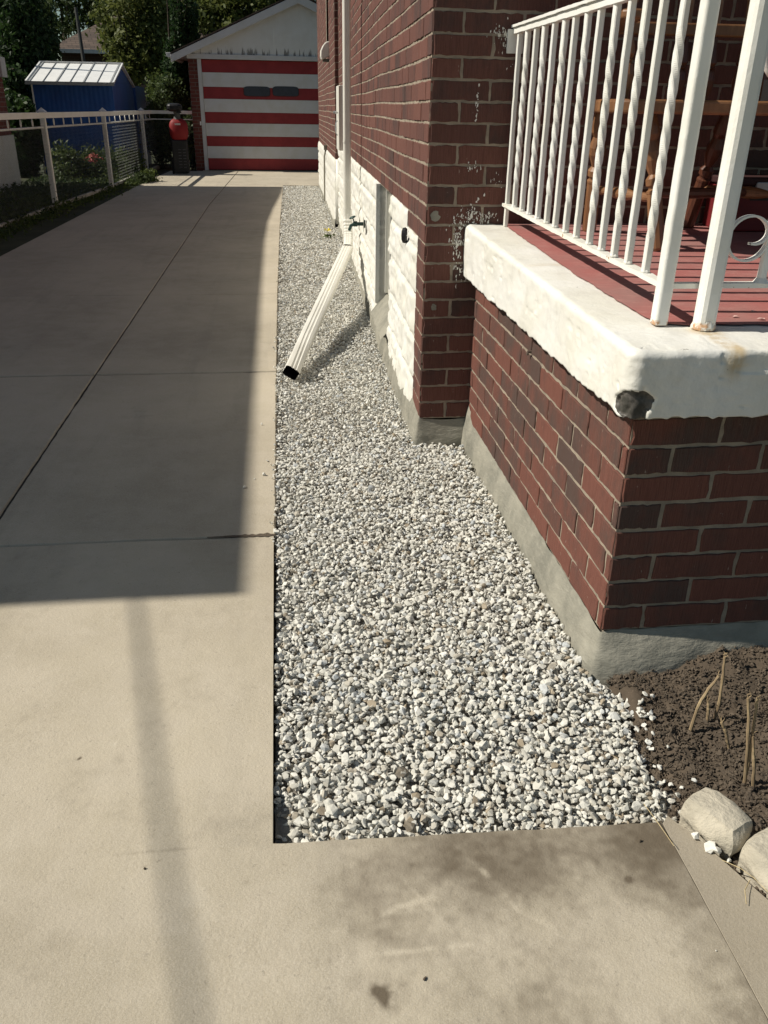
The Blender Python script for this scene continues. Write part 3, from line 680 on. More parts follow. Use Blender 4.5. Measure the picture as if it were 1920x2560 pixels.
# ------------------------------------------------------------------ porch
porch = thing('porch', (XP, YP, 0), 'raised brick porch with thick white painted slab edge and red painted floor', 'porch')
BB, MM = MB(), MB()
brick_wall(BB, MM, (XP, YW), (XP, YP), (-1, 0), .103, .745, .06, [], True, .004, rb)
brick_wall(BB, MM, (XP, YP), (3.6, YP), (0, -1), .103, .745, .115, [], True, .004, rb)
bo = BB.build('brick_base', BRKP, porch); MM.build('mortar', MORT, bo)
mb = MB(); mb.bb((XP+.02, YP+.02, -.1), (3.6, YW-.02, .745)); mb.build('base_core', MORT, porch)
pth = dens([(XP, YW-.01, -1, 0, .17), (XP, YW-.12, -1, 0, .115), (XP, 2.6, -1, 0, .105), (XP, YP+.04, -1, 0, .10), (XP, YP, -.75, -.65, .102), (XP+.05, YP, 0, -1, .105), (3.6, YP, 0, -1, .10)], .03)
ou = np.interp(pth[:, 1], [YP, YP+.1, YW], [.045, .035, .035]); ou = np.where(pth[:, 0] > XP+.005, .055+.02*np.exp(-((pth[:, 0]-.95)/.12)**2), ou)
skirt([tuple(p[:4]) for p in pth], pth[:, 4]+.005*vnoise(pth[:, 0]*25, pth[:, 1]*25), ou, 9).build('parging', PARG, porch, smooth=True)
# slab edge: profile swept round the corner
RC = .034
path = [(.778, y) for y in np.concatenate([np.arange(3.577, 2.0, -.012), np.arange(2.0, 1.745+RC, -.005)])]; nrm_ = [(-1, 0)]*len(path)
for a_ in np.linspace(0, 90, 12)[1:]:
    path.append((.778+RC-RC*math.cos(R(a_)), 1.745+RC-RC*math.sin(R(a_)))); nrm_.append((-math.cos(R(a_)), -math.sin(R(a_))))
for x in np.concatenate([np.arange(.778+RC+.005, 1.0, .005), np.arange(1.0, 3.6, .014)]): path.append((x, 1.745)); nrm_.append((0, -1))
path, nrm_ = np.array(path), np.array(nrm_)
prof = []                                   # (inward, kind, z fraction)
rt = .019
for t in np.linspace(.30, rt+.005, 14): prof.append((t, 0, 0))
for a_ in np.linspace(0, 90, 7): prof.append((rt-rt*math.sin(R(a_)), 1, rt-rt*math.cos(R(a_))))
nsd = 40
G = []; msk = []
for i in range(len(path)):
    x, y = path[i]; nx, ny = nrm_[i]; zt_ = ztop(y); zb_ = .748+.004*vnoise(x*26, y*26, 0, 2)+.004*vnoise(x*70, y*70, 0, 5)
    row = []
    for t, k, dz_ in prof: row.append((t, zt_-dz_))
    for j in range(1, nsd+1): row.append((0, (zt_-rt)+(zb_-(zt_-rt))*j/nsd))
    row += [(.012, zb_-.0005), (.04, zb_+.002), (.09, zb_+.002)]
    row = np.array(row); X_, Y_, Z_ = x-nx*row[:, 0], y-ny*row[:, 0], row[:, 1]
    tt = row[:, 0]; inn_ = tt > RC*.8
    if x < .7785: Y_ = np.where(inn_, np.maximum(Y_, 1.745+tt), Y_)
    elif y < 1.7455: X_ = np.where(inn_, np.maximum(X_, .778+tt), X_)
    else: X_ = np.where(tt > RC, .778+tt, X_); Y_ = np.where(tt > RC, 1.745+tt, Y_)
    Z_ = Z_+np.where(tt > .0001, ztop(Y_)-ztop(y), 0)
    h = .0030*fbm(X_*9, Y_*9, Z_*9, 3, 1)+.0011*fbm(X_*60, Y_*60, Z_*60, 2, 7)-.0035*(fbm(X_*22, Y_*22, Z_*22, 3, 12) > .75)
    # chunk broken off the lower corner
    dc = np.sqrt(((X_-.795)/.055)**2+((Y_-1.755)/.055)**2+((Z_-.775)/.036)**2)+.22*fbm(X_*35, Y_*35, Z_*35, 3, 4); chip = 1-sstep(dc, .92, 1.02)
    nsh = (Z_ < zt_-.001)
    h = h-chip*(.010+.004*fbm(X_*50, Y_*50, Z_*50, 2, 8))
    X_, Y_ = X_+nx*h*nsh, Y_+ny*h*nsh; Z_ = Z_+h*.6*(~nsh)
    ru = 1.3*np.exp(-((X_-1.03)/.022)**2)*sstep(Y_, 2.2, 1.95)*sstep(Z_, .80, .90) + .9*np.exp(-(((X_-1.02)/.04)**2+((Y_-1.90)/.03)**2))*(Z_ > .88)
    ru += .5*np.exp(-((X_-1.60)/.03)**2)+.45*np.exp(-((Y_-2.72)/.03)**2)*np.exp(-((Z_-.93)/.03)**2)
    G.append(np.c_[X_, Y_, Z_]); msk.append(np.where(chip > .1, -chip, np.clip(ru, 0, 1)))
mb = MB(); mb.grid(np.array(G), va=np.array(msk)); mb.build('slab_edge', SLABW, porch, smooth=True)
# slab body and red floor
mb = MB(); mb.add([(.86, 1.84, ztop(1.84)-.02), (3.6, 1.84, ztop(1.84)-.02), (3.6, YW, ztop(YW)-.02), (.86, YW, ztop(YW)-.02), (.86, 1.84, .75), (3.6, 1.84, .75), (3.6, YW, .75), (.86, YW, .75)], [(0, 1, 2, 3), (7, 6, 5, 4), (0, 4, 5, 1), (1, 5, 6, 2), (2, 6, 7, 3), (3, 7, 4, 0)]); mb.build('slab_body', SLABW, porch)
nY = 140; yv = np.linspace(1.945, YW-.002, nY)
xl = np.interp(yv, [1.945, 1.965, 2.01, 2.26, 2.61, 3.03, 3.58], [1.0, .95, .925, .918, .911, .92, .935])+.0035*fbm(yv*16, yv*0, 0, 4)
U = np.linspace(0, 1, 60)**1.5; X = xl[:, None]+(3.6-xl)[:, None]*U[None]; Y = np.repeat(yv[:, None], 60, 1)
Y[0] += .006*fbm(X[0]*12, X[0]*0, 0, 3)
mb = MB(); mb.grid(np.stack([X, Y, ztop(Y)+.0045], -1)); mb.build('porch_floor', FLOORM, porch)
# porch roof carried by the post (above the frame)
mb = MB(); mb.bb((.70, 1.72, 3.35), (4.4, YW, 3.52)); mb.build('porch_roof', simple('porch_ceiling', (.55, .54, .5)), porch)
mb = MB(); q = at(1330, 880, 0, XP); mb.tube([(XP-.001, q[1], q[2]), (XP-.014, q[1], q[2]+.001), (XP-.016, q[1], q[2]-.010)], [.006, .006, .005], 8); mb.build('bracket_stub', simple('rusty_dark', (.10, .075, .06)), porch)
# paint flakes lying on the floor
for (px, py), lab in (((1902, 802), 'pale pink paint flake on the red porch floor, nearer the frame edge'), ((1838, 797), 'pinkish paint flake on the red porch floor beside the big post'), ((1883, 783), 'thin pink paint chip on the red floor, farthest of the flakes')):
    p = at(px, py-5, 2, ztop(2.0)+.007); an = np.linspace(0, 6.28, 9)[:-1]; mb = MB(); mb.add(np.c_[p[0]+.010*rp.uniform(.5, 1.2, 8)*np.cos(an), p[1]+.007*rp.uniform(.5, 1, 8)*np.sin(an), p[2]+rp.uniform(0, .003, 8)], [tuple(range(8))])
    tag(mb.build('paint_flake', simple('pink_flake', (.62, .42, .38))), lab, 'paint flake', 'paint flakes on the porch floor')

# ------------------------------------------------------------------ railing
RX, RY = .932, 1.965
rail = thing('porch_railing', (RX, RY, ztop(RY)), 'white painted iron railing with plain and twisted bars on the porch edge', 'railing')
def sq(mb, x, y, z0, z1, sz, twz=None, n=40, ph=math.pi/4):
    z = np.linspace(z0, z1, n); tw = np.zeros(n)
    if twz: tw = np.clip((z-twz[0])/(twz[1]-twz[0]), 0, 1)*math.pi*twz[2]
    r_ = sz/math.sqrt(2)*(1+.02*fbm(z*60, z*0+x*50, 0, 2)); P = np.c_[x+.0006*fbm(z*25, z*0+y*9, 0, 2), y+.0006*fbm(z*25, z*0+7+y*9, 0, 2), z]
    q_ = np.concatenate([[a-.16, a+.16] for a in np.arange(4)*math.pi/2])
    mb.tube(P, r_, 4, twist=tw, ph=ph, angs=q_)
zb1 = lambda Y: 1.017+.0185*(Y-RY); ZR = 1.655
ybars = [3.40, 3.287, 3.185, 3.073, 2.962, 2.862, 2.749, 2.641, 2.518, 2.412, 2.310, 2.207, 2.088]
for i, y in enumerate(ybars):
    mb = MB(); zb_ = zb1(y)+.004
    sq(mb, RX, y, zb_, ZR, .0162, (zb_+.085, ZR-.085, -3.9) if i % 2 == 0 else None, 150 if i % 2 == 0 else 24)
    mb.lathe([(.012, 0), (.0125, .004), (.010, .007), (.008, .010)], (RX, y, zb_-.001), n=8)
    o = mb.build('baluster', RAILW, rail, smooth=False)
    if i % 2 == 0: o['label'] = 'twisted bar'
    else: o['label'] = 'plain square bar'
mb = MB(); sq(mb, RX, 3.515, ztop(3.515)+.003, ZR, .015); mb.build('wall_post', RAILW, rail)
mb = MB(); sq(mb, RX, RY, ztop(RY)+.003, ZR+.25, .031, n=50); bevel(mb.build('corner_post', RAILW, rail), .003)
mb = MB()
ys_ = np.linspace(RY, 3.535, 60)
for dx, hz, wz, zf in ((0, .012, .030, lambda Y: zb1(Y)-.004),):
    P = np.array([[(RX+sx*wz/2+.0008*vnoise(y*40, sx), y, zf(y)+sz*hz/2+.0012*vnoise(y*45, sx+sz*3)) for (sx, sz) in ((-1, -1), (1, -1), (1, 1), (-1, 1), (-1, -1))] for y in ys_]); mb.grid(P)
mb.bb((RX-.015, 3.535, zb1(3.535)-.010), (RX+.015, 3.539, zb1(3.535)+.002)); mb.build('bottom_rail', RAILB, rail)
mb = MB()
for hz, wz, zc in ((.009, .040, ZR+.026), (.020, .026, ZR+.0105)):
    ys2 = np.linspace(RY-.005, 3.577, 60)
    P = np.array([[(RX+sx*wz/2+.0008*vnoise(y*40, sx), y, zc+sz*hz/2+.001*vnoise(y*45, sx+sz*3)) for (sx, sz) in ((-1, -1), (1, -1), (1, 1), (-1, 1), (-1, -1))] for y in ys2]); mb.grid(P)
mb.build('top_rail', RAILW, rail)
mb = MB(); mb.bb((RX-.034, YW-.012, 1.59), (RX+.03, YW-.004, 1.672)); bevel(mb.build('wall_plate', RAILW, rail), .002)
# front run
mb = MB(); mb.bb((RX+.012, RY-.013, 1.006), (2.7, RY+.013, 1.018)); mb.build('bottom_rail', RAILB, rail)
mb = MB(); mb.bb((RX+.012, RY-.02, ZR+.02), (2.7, RY+.02, ZR+.03)); mb.bb((RX+.012, RY-.013, ZR+.001), (2.7, RY+.013, ZR+.019)); mb.build('top_rail', RAILW, rail)
for k, x in enumerate((1.180, 1.40, 1.62, 1.84, 2.06, 2.28, 2.50)):
    mb = MB(); sq(mb, x, RY, 1.018, ZR, .016); mb.lathe([(.020, 0), (.012, .012), (.010, .03)], (x, RY, 1.017), n=8); mb.build('baluster', RAILW, rail)
    mb = MB(); th = np.linspace(-.15, 2.35*math.pi, 46); rad = .052-.038*sstep(th, 1.85*math.pi, 2.35*math.pi)
    cx, cz = x-.056, 1.122
    C = np.c_[cx+rad*np.cos(th-.9*0), np.full(46, RY), cz-rad*np.sin(th)]
    T_ = np.gradient(C, axis=0); T_ /= np.linalg.norm(T_, axis=1)[:, None]; N_ = np.c_[T_[:, 2], np.zeros(46), -T_[:, 0]]
    Gs = np.array([[c+n*a_+np.array([0, b_, 0]) for a_, b_ in ((-.0025, -.008), (.0025, -.008), (.0025, .008), (-.0025, .008), (-.0025, -.008))] for c, n in zip(C, N_)])
    mb.grid(Gs); mb.build('scroll', RAILW, rail)
    if k > 0: continue
# support post
post = MB(); zz = np.linspace(ztop(1.925)+.0, 3.35, 60); rr_ = .030*(1+.006*fbm(zz*30, zz*0))
post.tube(np.c_[np.full(60, 1.030), np.full(60, 1.925), zz], rr_*.8, 12, ph=.3, sx=1, sy=1)
V = post.v[-1]; c_ = np.array([1.030, 1.925]); dd = V[:, :2]-c_; V[:, :2] = c_+np.sign(dd)*np.abs(dd)**.6*(.0245**.4)
post.lathe([(.030, 0), (.030, .006), (.027, .014), (.022, .03)], (1.030, 1.925, ztop(1.925)+.002), n=14)
tag(post.build('support_post', mk_paint('post_paint', (.78, .775, .74), (.20, .12, .06), bst=.5, chips=.76, zr=.045), smooth=False, loc=(1.03, 1.925, ztop(1.925))), 'thick white painted support post with rust at its foot at the porch corner', 'post')

# ------------------------------------------------------------------ porch chair (wide, turned wood)
ch = thing('wooden_armchair', (1.5, 3.15, ztop(3.15)), 'wide brown wooden armchair with turned legs standing behind the railing', 'armchair')
def turned(mb, a, b, r0, mat=0, rings=True, n=12, vase=False):
    a, b = np.array(a, float), np.array(b, float); L_ = np.linalg.norm(b-a)
    if vase: pr = [(.35, 0), (.55, .10), (.95, .22), (1.1, .34), (.8, .46), (.45, .50), (.75, .52), (.45, .545), (.95, .60), (.8, .70), (.42, .86), (.34, 1)]
    else: pr = [(.85, 0), (1.0, .02), (.95, .30), (.92, .42), (.98, .43), (.98, .445), (.72, .455), (.72, .475), (.98, .485), (.98, .53), (.55, .56), (1.1, .66), (1.15, .72), (.7, .80), (1.05, .84), (1.0, .9), (.7, 1)]
    mb.lathe([(r*r0, t*L_) for r, t in pr], a, b-a, n)
LEG = {'fl': ((1.345, 2.94), (1.27, 3.00)), 'rl': ((1.24, 3.37), (1.20, 3.28)), 'rr': ((1.70, 3.47), (1.72, 3.33)), 'fr': ((1.92, 3.02), (1.88, 3.03))}
for k, (b_, t_) in LEG.items():
    mb = MB(); turned(mb, (*b_, ztop(b_[1])+.006), (*t_, 1.395), .028); mb.build('leg', WOODO if k in ('fl', 'rl') else WOODD, ch, smooth=False)
def legpt(k, z):
    (bx, by), (tx, ty) = LEG[k]; u_ = (z-.94)/(1.395-.94); return (bx+(tx-bx)*u_, by+(ty-by)*u_, z)
for a_, b_, z in (('fl', 'rl', 1.12), ('fr', 'rr', 1.12)):
    mb = MB(); A, B = np.array(legpt(a_, z)), np.array(legpt(b_, z)); L_ = np.linalg.norm(B-A); mb.lathe([(.010, 0), (.016, .15*L_), (.012, .3*L_), (.020, .4*L_), (.024, .5*L_), (.020, .6*L_), (.012, .7*L_), (.016, .85*L_), (.010, L_)], A, B-A, 12); mb.build('stretcher', WOODO, ch)
A, B = (np.array(legpt('fl', 1.12))+np.array(legpt('rl', 1.12)))/2, (np.array(legpt('fr', 1.12))+np.array(legpt('rr', 1.12)))/2
mb = MB(); mb.lathe([(.012, 0), (.020, .3), (.012, .6)], A, B-A, 10); mb.build('stretcher', WOODD, ch)
mb = MB(); Us = np.linspace(0, 1, 24)
sx0, sx1, sy0, sy1 = 1.115, 2.04, 2.89, 3.40
pts = [(sx0+.02, sy0+.03)]+[(sx0+.06+(sx1-sx0-.12)*t, sy0+.010*math.sin(t*math.pi*3)) for t in Us]+[(sx1, sy0+.05), (sx1-.03, sy1), (sx0+.07, sy1), (sx0+.0, sy0+.2)]
mb.prism(pts, 2, 1.388, 1.432); bevel(mb.build('seat', WOODO, ch), .010, 3)
for xx_, yy_, mt in ((1.165, 2.97, WOODO), (1.215, 3.10, WOODO), (1.26, 3.23, WOODD)):
    mb = MB(); turned(mb, (xx_, yy_, 1.43), (xx_-.02, yy_-.02, 1.655), .020, vase=True); mb.build('arm_spindle', mt, ch)
mb = MB(); mb.prism([(1.09, 2.90), (1.115, 2.875), (1.155, 2.88), (1.17, 2.93), (1.27, 3.33), (1.235, 3.36), (1.19, 3.22), (1.12, 3.02)], 2, 1.655, 1.683); bevel(mb.build('armrest', WOODO, ch), .008, 3)
mb = MB(); mb.lathe([(0, 0), (.014, .002), (.012, .01), (.020, .022), (.021, .032), (.014, .046), (0, .05)], (1.125, 2.915, 1.683), n=12); mb.build('arm_knob', WOODO, ch)
mb = MB(); mb.prism([(2.02, 2.90), (2.06, 2.88), (2.09, 2.93), (2.06, 3.36), (2.0, 3.36)], 2, 1.655, 1.683); bevel(mb.build('armrest', WOODD, ch), .008, 3)
for xx_, yy_ in ((2.04, 2.97), (2.04, 3.10), (2.03, 3.23)):
    mb = MB(); turned(mb, (xx_-.03, yy_, 1.43), (xx_, yy_-.02, 1.655), .020, vase=True); mb.build('arm_spindle', WOODD, ch)
mb = MB(); mb.bb((1.235, 3.345, 1.648), (2.03, 3.375, 1.690)); bevel(mb.build('back_rail', WOODO, ch), .006)
mb = MB(); mb.bb((1.235, 3.40, 2.16), (2.03, 3.43, 2.26)); bevel(mb.build('back_rail', WOODO, ch), .006)
for k in range(7):
    x = 1.30+k*.113
    mb = MB(); turned(mb, (x, 3.36, 1.43), (x, 3.36, 1.65), .018, vase=True, n=10); mb.build('back_spindle', WOODD, ch)
    mb = MB(); mb.lathe([(.008, 0), (.012, .12), (.013, .25), (.008, .48)], (x, 3.362, 1.688), (0, .09, 1), 8); mb.build('back_spindle', WOODO, ch)
# red storage box with metal latch, by the frame edge
rbx = thing('storage_box', (2.05, 3.42, ztop(3.42)), 'dark red box with a grey metal latch on the porch at the right frame edge', 'box')
mb = MB(); mb.bb((1.80, 3.34, ztop(3.4)+.005), (2.5, 3.54, 1.135)); bevel(mb.build('body', simple('dark_red_box', (.16, .018, .02), (.12, .012, .015), 6, .5), rbx), .008)
mb = MB(); mb.bb((1.79, 3.33, 1.137), (2.51, 3.55, 1.165)); bevel(mb.build('lid', simple('dark_box_lid', (.05, .02, .02)), rbx), .006)
mb = MB(); mb.bb((1.895, 3.325, 1.09), (1.96, 3.338, 1.15)); bevel(mb.build('latch', GALV, rbx), .003)
mb = MB(); mb.bb((1.885, 3.3385, 1.08), (1.972, 3.3395, 1.16)); mb.build('latch_plate', BLACKM, rbx)
dsc = thing('round_dish', (1.53, 2.62, 1.44), 'navy round dish with thick white rim, mostly cut off by the right frame edge', 'dish')
c_ = at(1966, 118, 1, 2.80)
mb = MB(); th = np.linspace(0, 2*math.pi, 33); mb.tube(np.c_[c_[0]+.067*np.cos(th), np.full(33, c_[1]), c_[2]+.090*np.sin(th)], .011, 8, cap=False); mb.build('rim', RAILW, dsc, smooth=True)
mb = MB(); th = th[:-1]; mb.prism([(c_[0]+.065*math.cos(a_), c_[2]+.088*math.sin(a_)) for a_ in th], 1, c_[1]-.004, c_[1]+.02); mb.build('bowl', simple('navy', (.012, .018, .045)), dsc)
mb = MB(); mb.bb((c_[0]-.02, c_[1]+.01, 1.432), (c_[0]+.02, c_[1]+.06, c_[2]-.09)); mb.build('stand', BLACKM, dsc)
dsc.location = (0, 0, 0)
for o in dsc.children:
    o.data.transform(Matrix.Translation((1.53, 2.62, 1.44)))
pos_ = Vector((float(c_[0]), float(c_[1]), 1.432))
dsc.location = pos_
for o in dsc.children: o.data.transform(Matrix.Translation(-pos_))

# ------------------------------------------------------------------ downspout
ds = thing('downspout', (.63, 7.45, 0), 'cream white metal downspout on the brick wall with a long leader lying on the gravel', 'downspout')
def rtube(mb, P, wv, hv, side, flut=0., n=36, wall=None, mi=0):
    """rounded rectangular pipe along P; wv/hv widths; side = fixed width direction"""
    P = np.array(P, float); k = len(P); T_ = np.gradient(P, axis=0); T_ /= np.linalg.norm(T_, axis=1)[:, None]; rows = []
    for i in range(k):
        X_ = np.array(side[i] if np.ndim(side) > 1 else side, float); X_ = X_-T_[i]*(X_@T_[i]); X_ /= np.linalg.norm(X_); Y_ = np.cross(T_[i], X_)
        a_ = np.linspace(0, 2*math.pi, n+1); cx, cy = np.cos(a_), np.sin(a_)
        q = np.abs(cx)**6+np.abs(cy)**6; rr_ = q**(-1/6.)
        x, y = cx*rr_, cy*rr_
        fl_ = flut*(np.cos(x*math.pi*4.0)*(np.abs(y) > .9)+np.cos(y*math.pi*3)*(np.abs(x) > .9)*.6)
        w_ = wv[i] if np.ndim(wv) else wv; h_ = hv[i] if np.ndim(hv) else hv
        rows.append(P[i]+np.outer(x*(w_/2+fl_*(np.abs(x) > .9)), X_)+np.outer(y*(h_/2+fl_*(np.abs(y) > .9)), Y_))
    mb.grid(np.array(rows), mi=mi); return rows
DX, DY = .578, 7.42
mb = MB(); z = np.linspace(.60, 6.2, 60); rtube(mb, np.c_[np.full(60, DX), np.full(60, DY), z], .060, .078, (1, 0, 0), .0012); mb.build('pipe', ALUW, ds)
mb = MB(); z = np.linspace(1.135, 1.145, 4); rtube(mb, np.c_[np.full(4, DX), np.full(4, DY), z], .066, .084, (1, 0, 0)); mb.build('joint_band', ALUW, ds)
E0 = np.array([DX, DY, .62]); E1 = np.array([.566, 7.20, .335]); END = np.array([at(727, 930, 2, .055)[0], at(727, 930, 2, .055)[1], .050])
# elbow: corrugated quarter bend
n_ = 60; t = np.linspace(0, 1, n_); dirE = END-E1; dirE /= np.linalg.norm(dirE)
C0, C3 = E0, E1+dirE*.06; C1, C2 = E0-np.array([0, 0, .20]), C3-dirE*.14
P = ((1-t)**3)[:, None]*C0+(3*t*(1-t)**2)[:, None]*C1+(3*t*t*(1-t))[:, None]*C2+(t**3)[:, None]*C3
rip = .0055*np.abs(np.sin(t*math.pi*13))*sstep(t, .12, .2)*sstep(1-t, .08, .15)
side_l = np.array([1, 0, 0])
mb = MB(); rtube(mb, P, .068+rip*2, .085+rip*2, side_l, .0008, 36); mb.build('elbow', ALUW, ds, smooth=False)
mb = MB(); t = np.linspace(0, 1, 70); P = C3+(END-C3)*t[:, None]-dirE*.03*(1-t)[:, None]; tw = np.interp(t, [0, .8, 1], [0, .25, .55]); sideR = np.c_[np.cos(tw), np.zeros(70), -np.sin(tw)]
rows = rtube(mb, P, .086+0*t, .064+.0*t, sideR, .0022, 44); ld = mb.build('leader', ALUW, ds)
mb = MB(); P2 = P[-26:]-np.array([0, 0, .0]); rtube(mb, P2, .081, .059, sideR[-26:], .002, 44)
mb.build('inside_shade', DARK, ld)  # near-black sleeve stands in for the shade inside the open pipe

# ------------------------------------------------------------------ small things on the house
sp = thing('garden_tap', (float(wallx(6.75)), 6.75, .58), 'dark green garden tap on the white foundation beside the downspout', 'tap')
q = np.array(P0)+wd*(6.70-YW)+wn*.03; z0_ = .585; MET = simple('green_brass', (.035, .07, .06), (.02, .045, .04), 30, .45, 60, .3, .001, .5, .5)
o3 = np.array([q[0], q[1], z0_]); n3 = np.array([wn[0], wn[1], 0]); d3 = np.array([wd[0], wd[1], 0])
mb = MB(); mb.lathe([(.030, 0), (.030, .008), (.014, .012), (.013, .06), (.020, .062), (.020, .09), (.012, .095)], o3-n3*.01, n3, 14); mb.tube([o3+n3*.07, o3+n3*.10+np.array([0, 0, -.012]), o3+n3*.115+np.array([0, 0, -.05])], [.013, .013, .012], 10); mb.build('body', MET, sp)
mb = MB(); mb.lathe([(.005, 0), (.005, .045), (.026, .046), (.028, .052), (.02, .058), (0, .06)], o3+n3*.07, (n3[0]*.4, n3[1]*.4, 1), 12); mb.build('handle', MET, sp)
mb = MB(); an = np.linspace(0, 6.28, 16)[:-1]; rr_ = .055*rp.uniform(.75, 1.2, 15); mb.add([o3+n3*.004+d3*(-.03)+d3*a_*math.cos(t_)*.8+np.array([0, 0, a_*math.sin(t_)]) for a_, t_ in zip(rr_, an)], [tuple(range(15))]); mb.build('cement_patch', PARG, sp)
# vent hood on the breast
vh = thing('vent_hood', (.75, 12.9, 2.0), 'white half round vent hood high on the far brick wall', 'vent hood')
c_ = np.array([.742+.0149*1.5, 12.9]); pr = []
mb = MB(); a_ = np.linspace(0, 1, 9)
outl = [(0, 2.20), (-.045, 2.19), (-.085, 2.15), (-.115, 2.09), (-.12, 2.02), (-.105, 1.975), (0, 2.02)]
mb.prism([(x, z_) for x, z_ in outl], 1, 12.82, 13.02); V = mb.v[-1]; V[:, 0] += c_[0]; bevel(mb.build('hood', ALUW, vh), .012, 2)
mb = MB(); mb.bb((c_[0]-.085, 12.85, 1.955), (c_[0]-.005, 12.99, 1.99)); mb.build('outlet', simple('vent_grey', (.18, .18, .15)), vh)
# meter box
mt = thing('meter_box', (.68, 9.6, 1.0), 'narrow white electrical box on the brick wall half hidden by the downspout', 'box')
xw = float(wallx(9.6)); mb = MB(); mb.bb((xw-.085, 9.45, .985), (xw-.003, 9.80, 1.60)); bevel(mb.build('box', ALUW, mt), .004)
mb = MB(); mb.bb((xw-.097, 9.44, .99), (xw-.087, 9.81, 1.595)); bevel(mb.build('door', ALUW, mt), .003)
mb = MB(); th = np.linspace(-1.4, 1.4, 12); mb.tube(np.c_[xw-.10-.028*np.cos(th), np.full(12, 9.52), 1.20+.07*np.sin(th)], .006, 6); mb.lathe([(.006, 0), (.014, .03), (.01, .05)], (xw-.098, 9.52, 1.345), (-1, 0, .1), 8); mb.build('handle', GALV, mt)
# small grey outlet box at the brick foot of the breast
mb = MB(); q = np.array(B0)+bd_*2.6+bn*.0; mb.bb((q[0]-.05, q[1]-.04, .80), (q[0]+.0, q[1]+.04, .87)); mb.tube([(q[0]-.025, q[1], .80), (q[0]-.045, q[1], .70), (q[0]-.05, q[1], .05)], .012, 8)
tag(mb.build('conduit_box', simple('khaki_box', (.25, .23, .18))), 'small grey conduit box with pipe down the far white foundation', 'box')
# dandelion in the gravel
yf = thing('dandelion', (.574, 10.44, -.01), 'tiny yellow flower growing in the gravel near the downspout', 'flower')
mb = MB(); mb.tube([(.574, 10.44, -.02), (.576, 10.44, .02), (.574, 10.44, .05)], .003, 5); mb.build('stem', simple('stem_green', (.08, .13, .03)), yf)
mb = MB(); 
for k in range(14):
    a_ = k*.45; mb.add([(.574, 10.44, .05), (.574+.045*math.cos(a_), 10.44+.045*math.sin(a_), .056+.012*(k % 3)), (.574+.045*math.cos(a_+.5), 10.44+.045*math.sin(a_+.5), .056+.012*(k % 3))], [(0, 1, 2)])
mb.build('petals', simple('petal_yellow', (.75, .62, .02), (.65, .5, .02)), yf)
def leafcard(mb, c, s_, r, t):
    a = r.normal(size=3); a /= np.linalg.norm(a); b = np.cross(a, r.normal(size=3)); b /= np.linalg.norm(b)
    mb.add([c-a*s_, c+b*s_*.45, c+a*s_, c-b*s_*.45], [(0, 1, 2, 3)], t)
rl = np.random.default_rng(8)
mb = MB()
for _ in range(14): leafcard(mb, np.array([.574, 10.44, .0])+rl.normal(0, .03, 3)*np.array([1, 1, .2]), .03, rl, rl.random())
mb.build('leaves', LEAF_G, yf)

# ------------------------------------------------------------------ edging blocks, stalks
BLK = simple('old_concrete_block', (.50, .455, .365), (.36, .33, .265), 14, .95, 70, .9, .006)
def chunk(name, foot, ztop_, label, seed):
    """rough concrete block from a 4-corner footprint (front-left, front-right, back-right, back-left)"""
    nu, nv, nw = 16, 12, 10; F4 = np.array(foot, float); mb = MB()
    def pt(u_, v_, w_): 
        p = F4[0]*(1-u_)*(1-v_)+F4[1]*u_*(1-v_)+F4[2]*u_*v_+F4[3]*(1-u_)*v_
        return np.array([p[0], p[1], -.05+(ztop_+.05)*w_])
    cen = pt(.5, .5, .5)
    def surf(fn, a_, b_):
        G = np.array([[fn(i/(a_-1), j/(b_-1)) for j in range(b_)] for i in range(a_)]); q = G-cen
        # round the box towards a superellipsoid, then roughen
        loc_ = G.copy(); sc_ = np.array([np.ptp(F4[:, 0])/2, np.ptp(F4[:, 1])/2, (ztop_+.05)/2])*1.0; nn_ = q/sc_; l8 = (np.abs(nn_)**7).sum(-1)**(1/7.); 
        G2 = cen+q/np.maximum(l8, .75)[..., None]*.98 if False else G
        rr2 = np.sqrt((nn_**2).sum(-1)); k_ = 1-.30*np.clip(rr2-1.0, 0, 1)*(nn_[..., 2] > -.2); up_ = sstep(nn_[..., 2], -.6, .2)[..., None]*.62; ll_ = np.maximum(rr2, .3)[..., None]; G2 = cen+sc_*(nn_*(1-up_)+nn_/ll_*1.12*up_)
        h = .004*fbm(G2[..., 0]*22, G2[..., 1]*22, G2[..., 2]*22, 4, seed)+.005*fbm(G2[..., 0]*9, G2[..., 1]*9, G2[..., 2]*9, 2, seed+3); G2 = G2+(q/np.linalg.norm(q, axis=-1)[..., None])*h[..., None]
        mb.grid(G2)
    surf(lambda u_, v_: pt(u_, v_, 1-.10*(v_ > .6)*(v_-.6)/.4), nu*2, nv*2); surf(lambda u_, w_: pt(u_, 0, w_), nu*2, nw*2); surf(lambda u_, w_: pt(u_, 1, w_*.9 if w_ > .99 else w_*.9), nu*2, nw*2); surf(lambda v_, w_: pt(0, v_, w_*(1-.10*max(0, v_-.6)/.4)), nv*2, nw*2); surf(lambda v_, w_: pt(1, v_, w_*(1-.10*max(0, v_-.6)/.4)), nv*2, nw*2)
    return tag(mb.build(name, BLK, smooth=True), label, 'concrete block', 'concrete blocks edging the soil bed')
chunk('edging_block', [(.832, 1.258), (.888, 1.146), (.958, 1.182), (.898, 1.300)], .056, 'rough grey concrete edging block touching the end of the gravel', 2)
chunk('edging_block', [(.894, 1.130), (.965, .965), (1.07, 1.02), (.985, 1.175)], .056, 'rough concrete edging block cut by the right frame edge', 6)
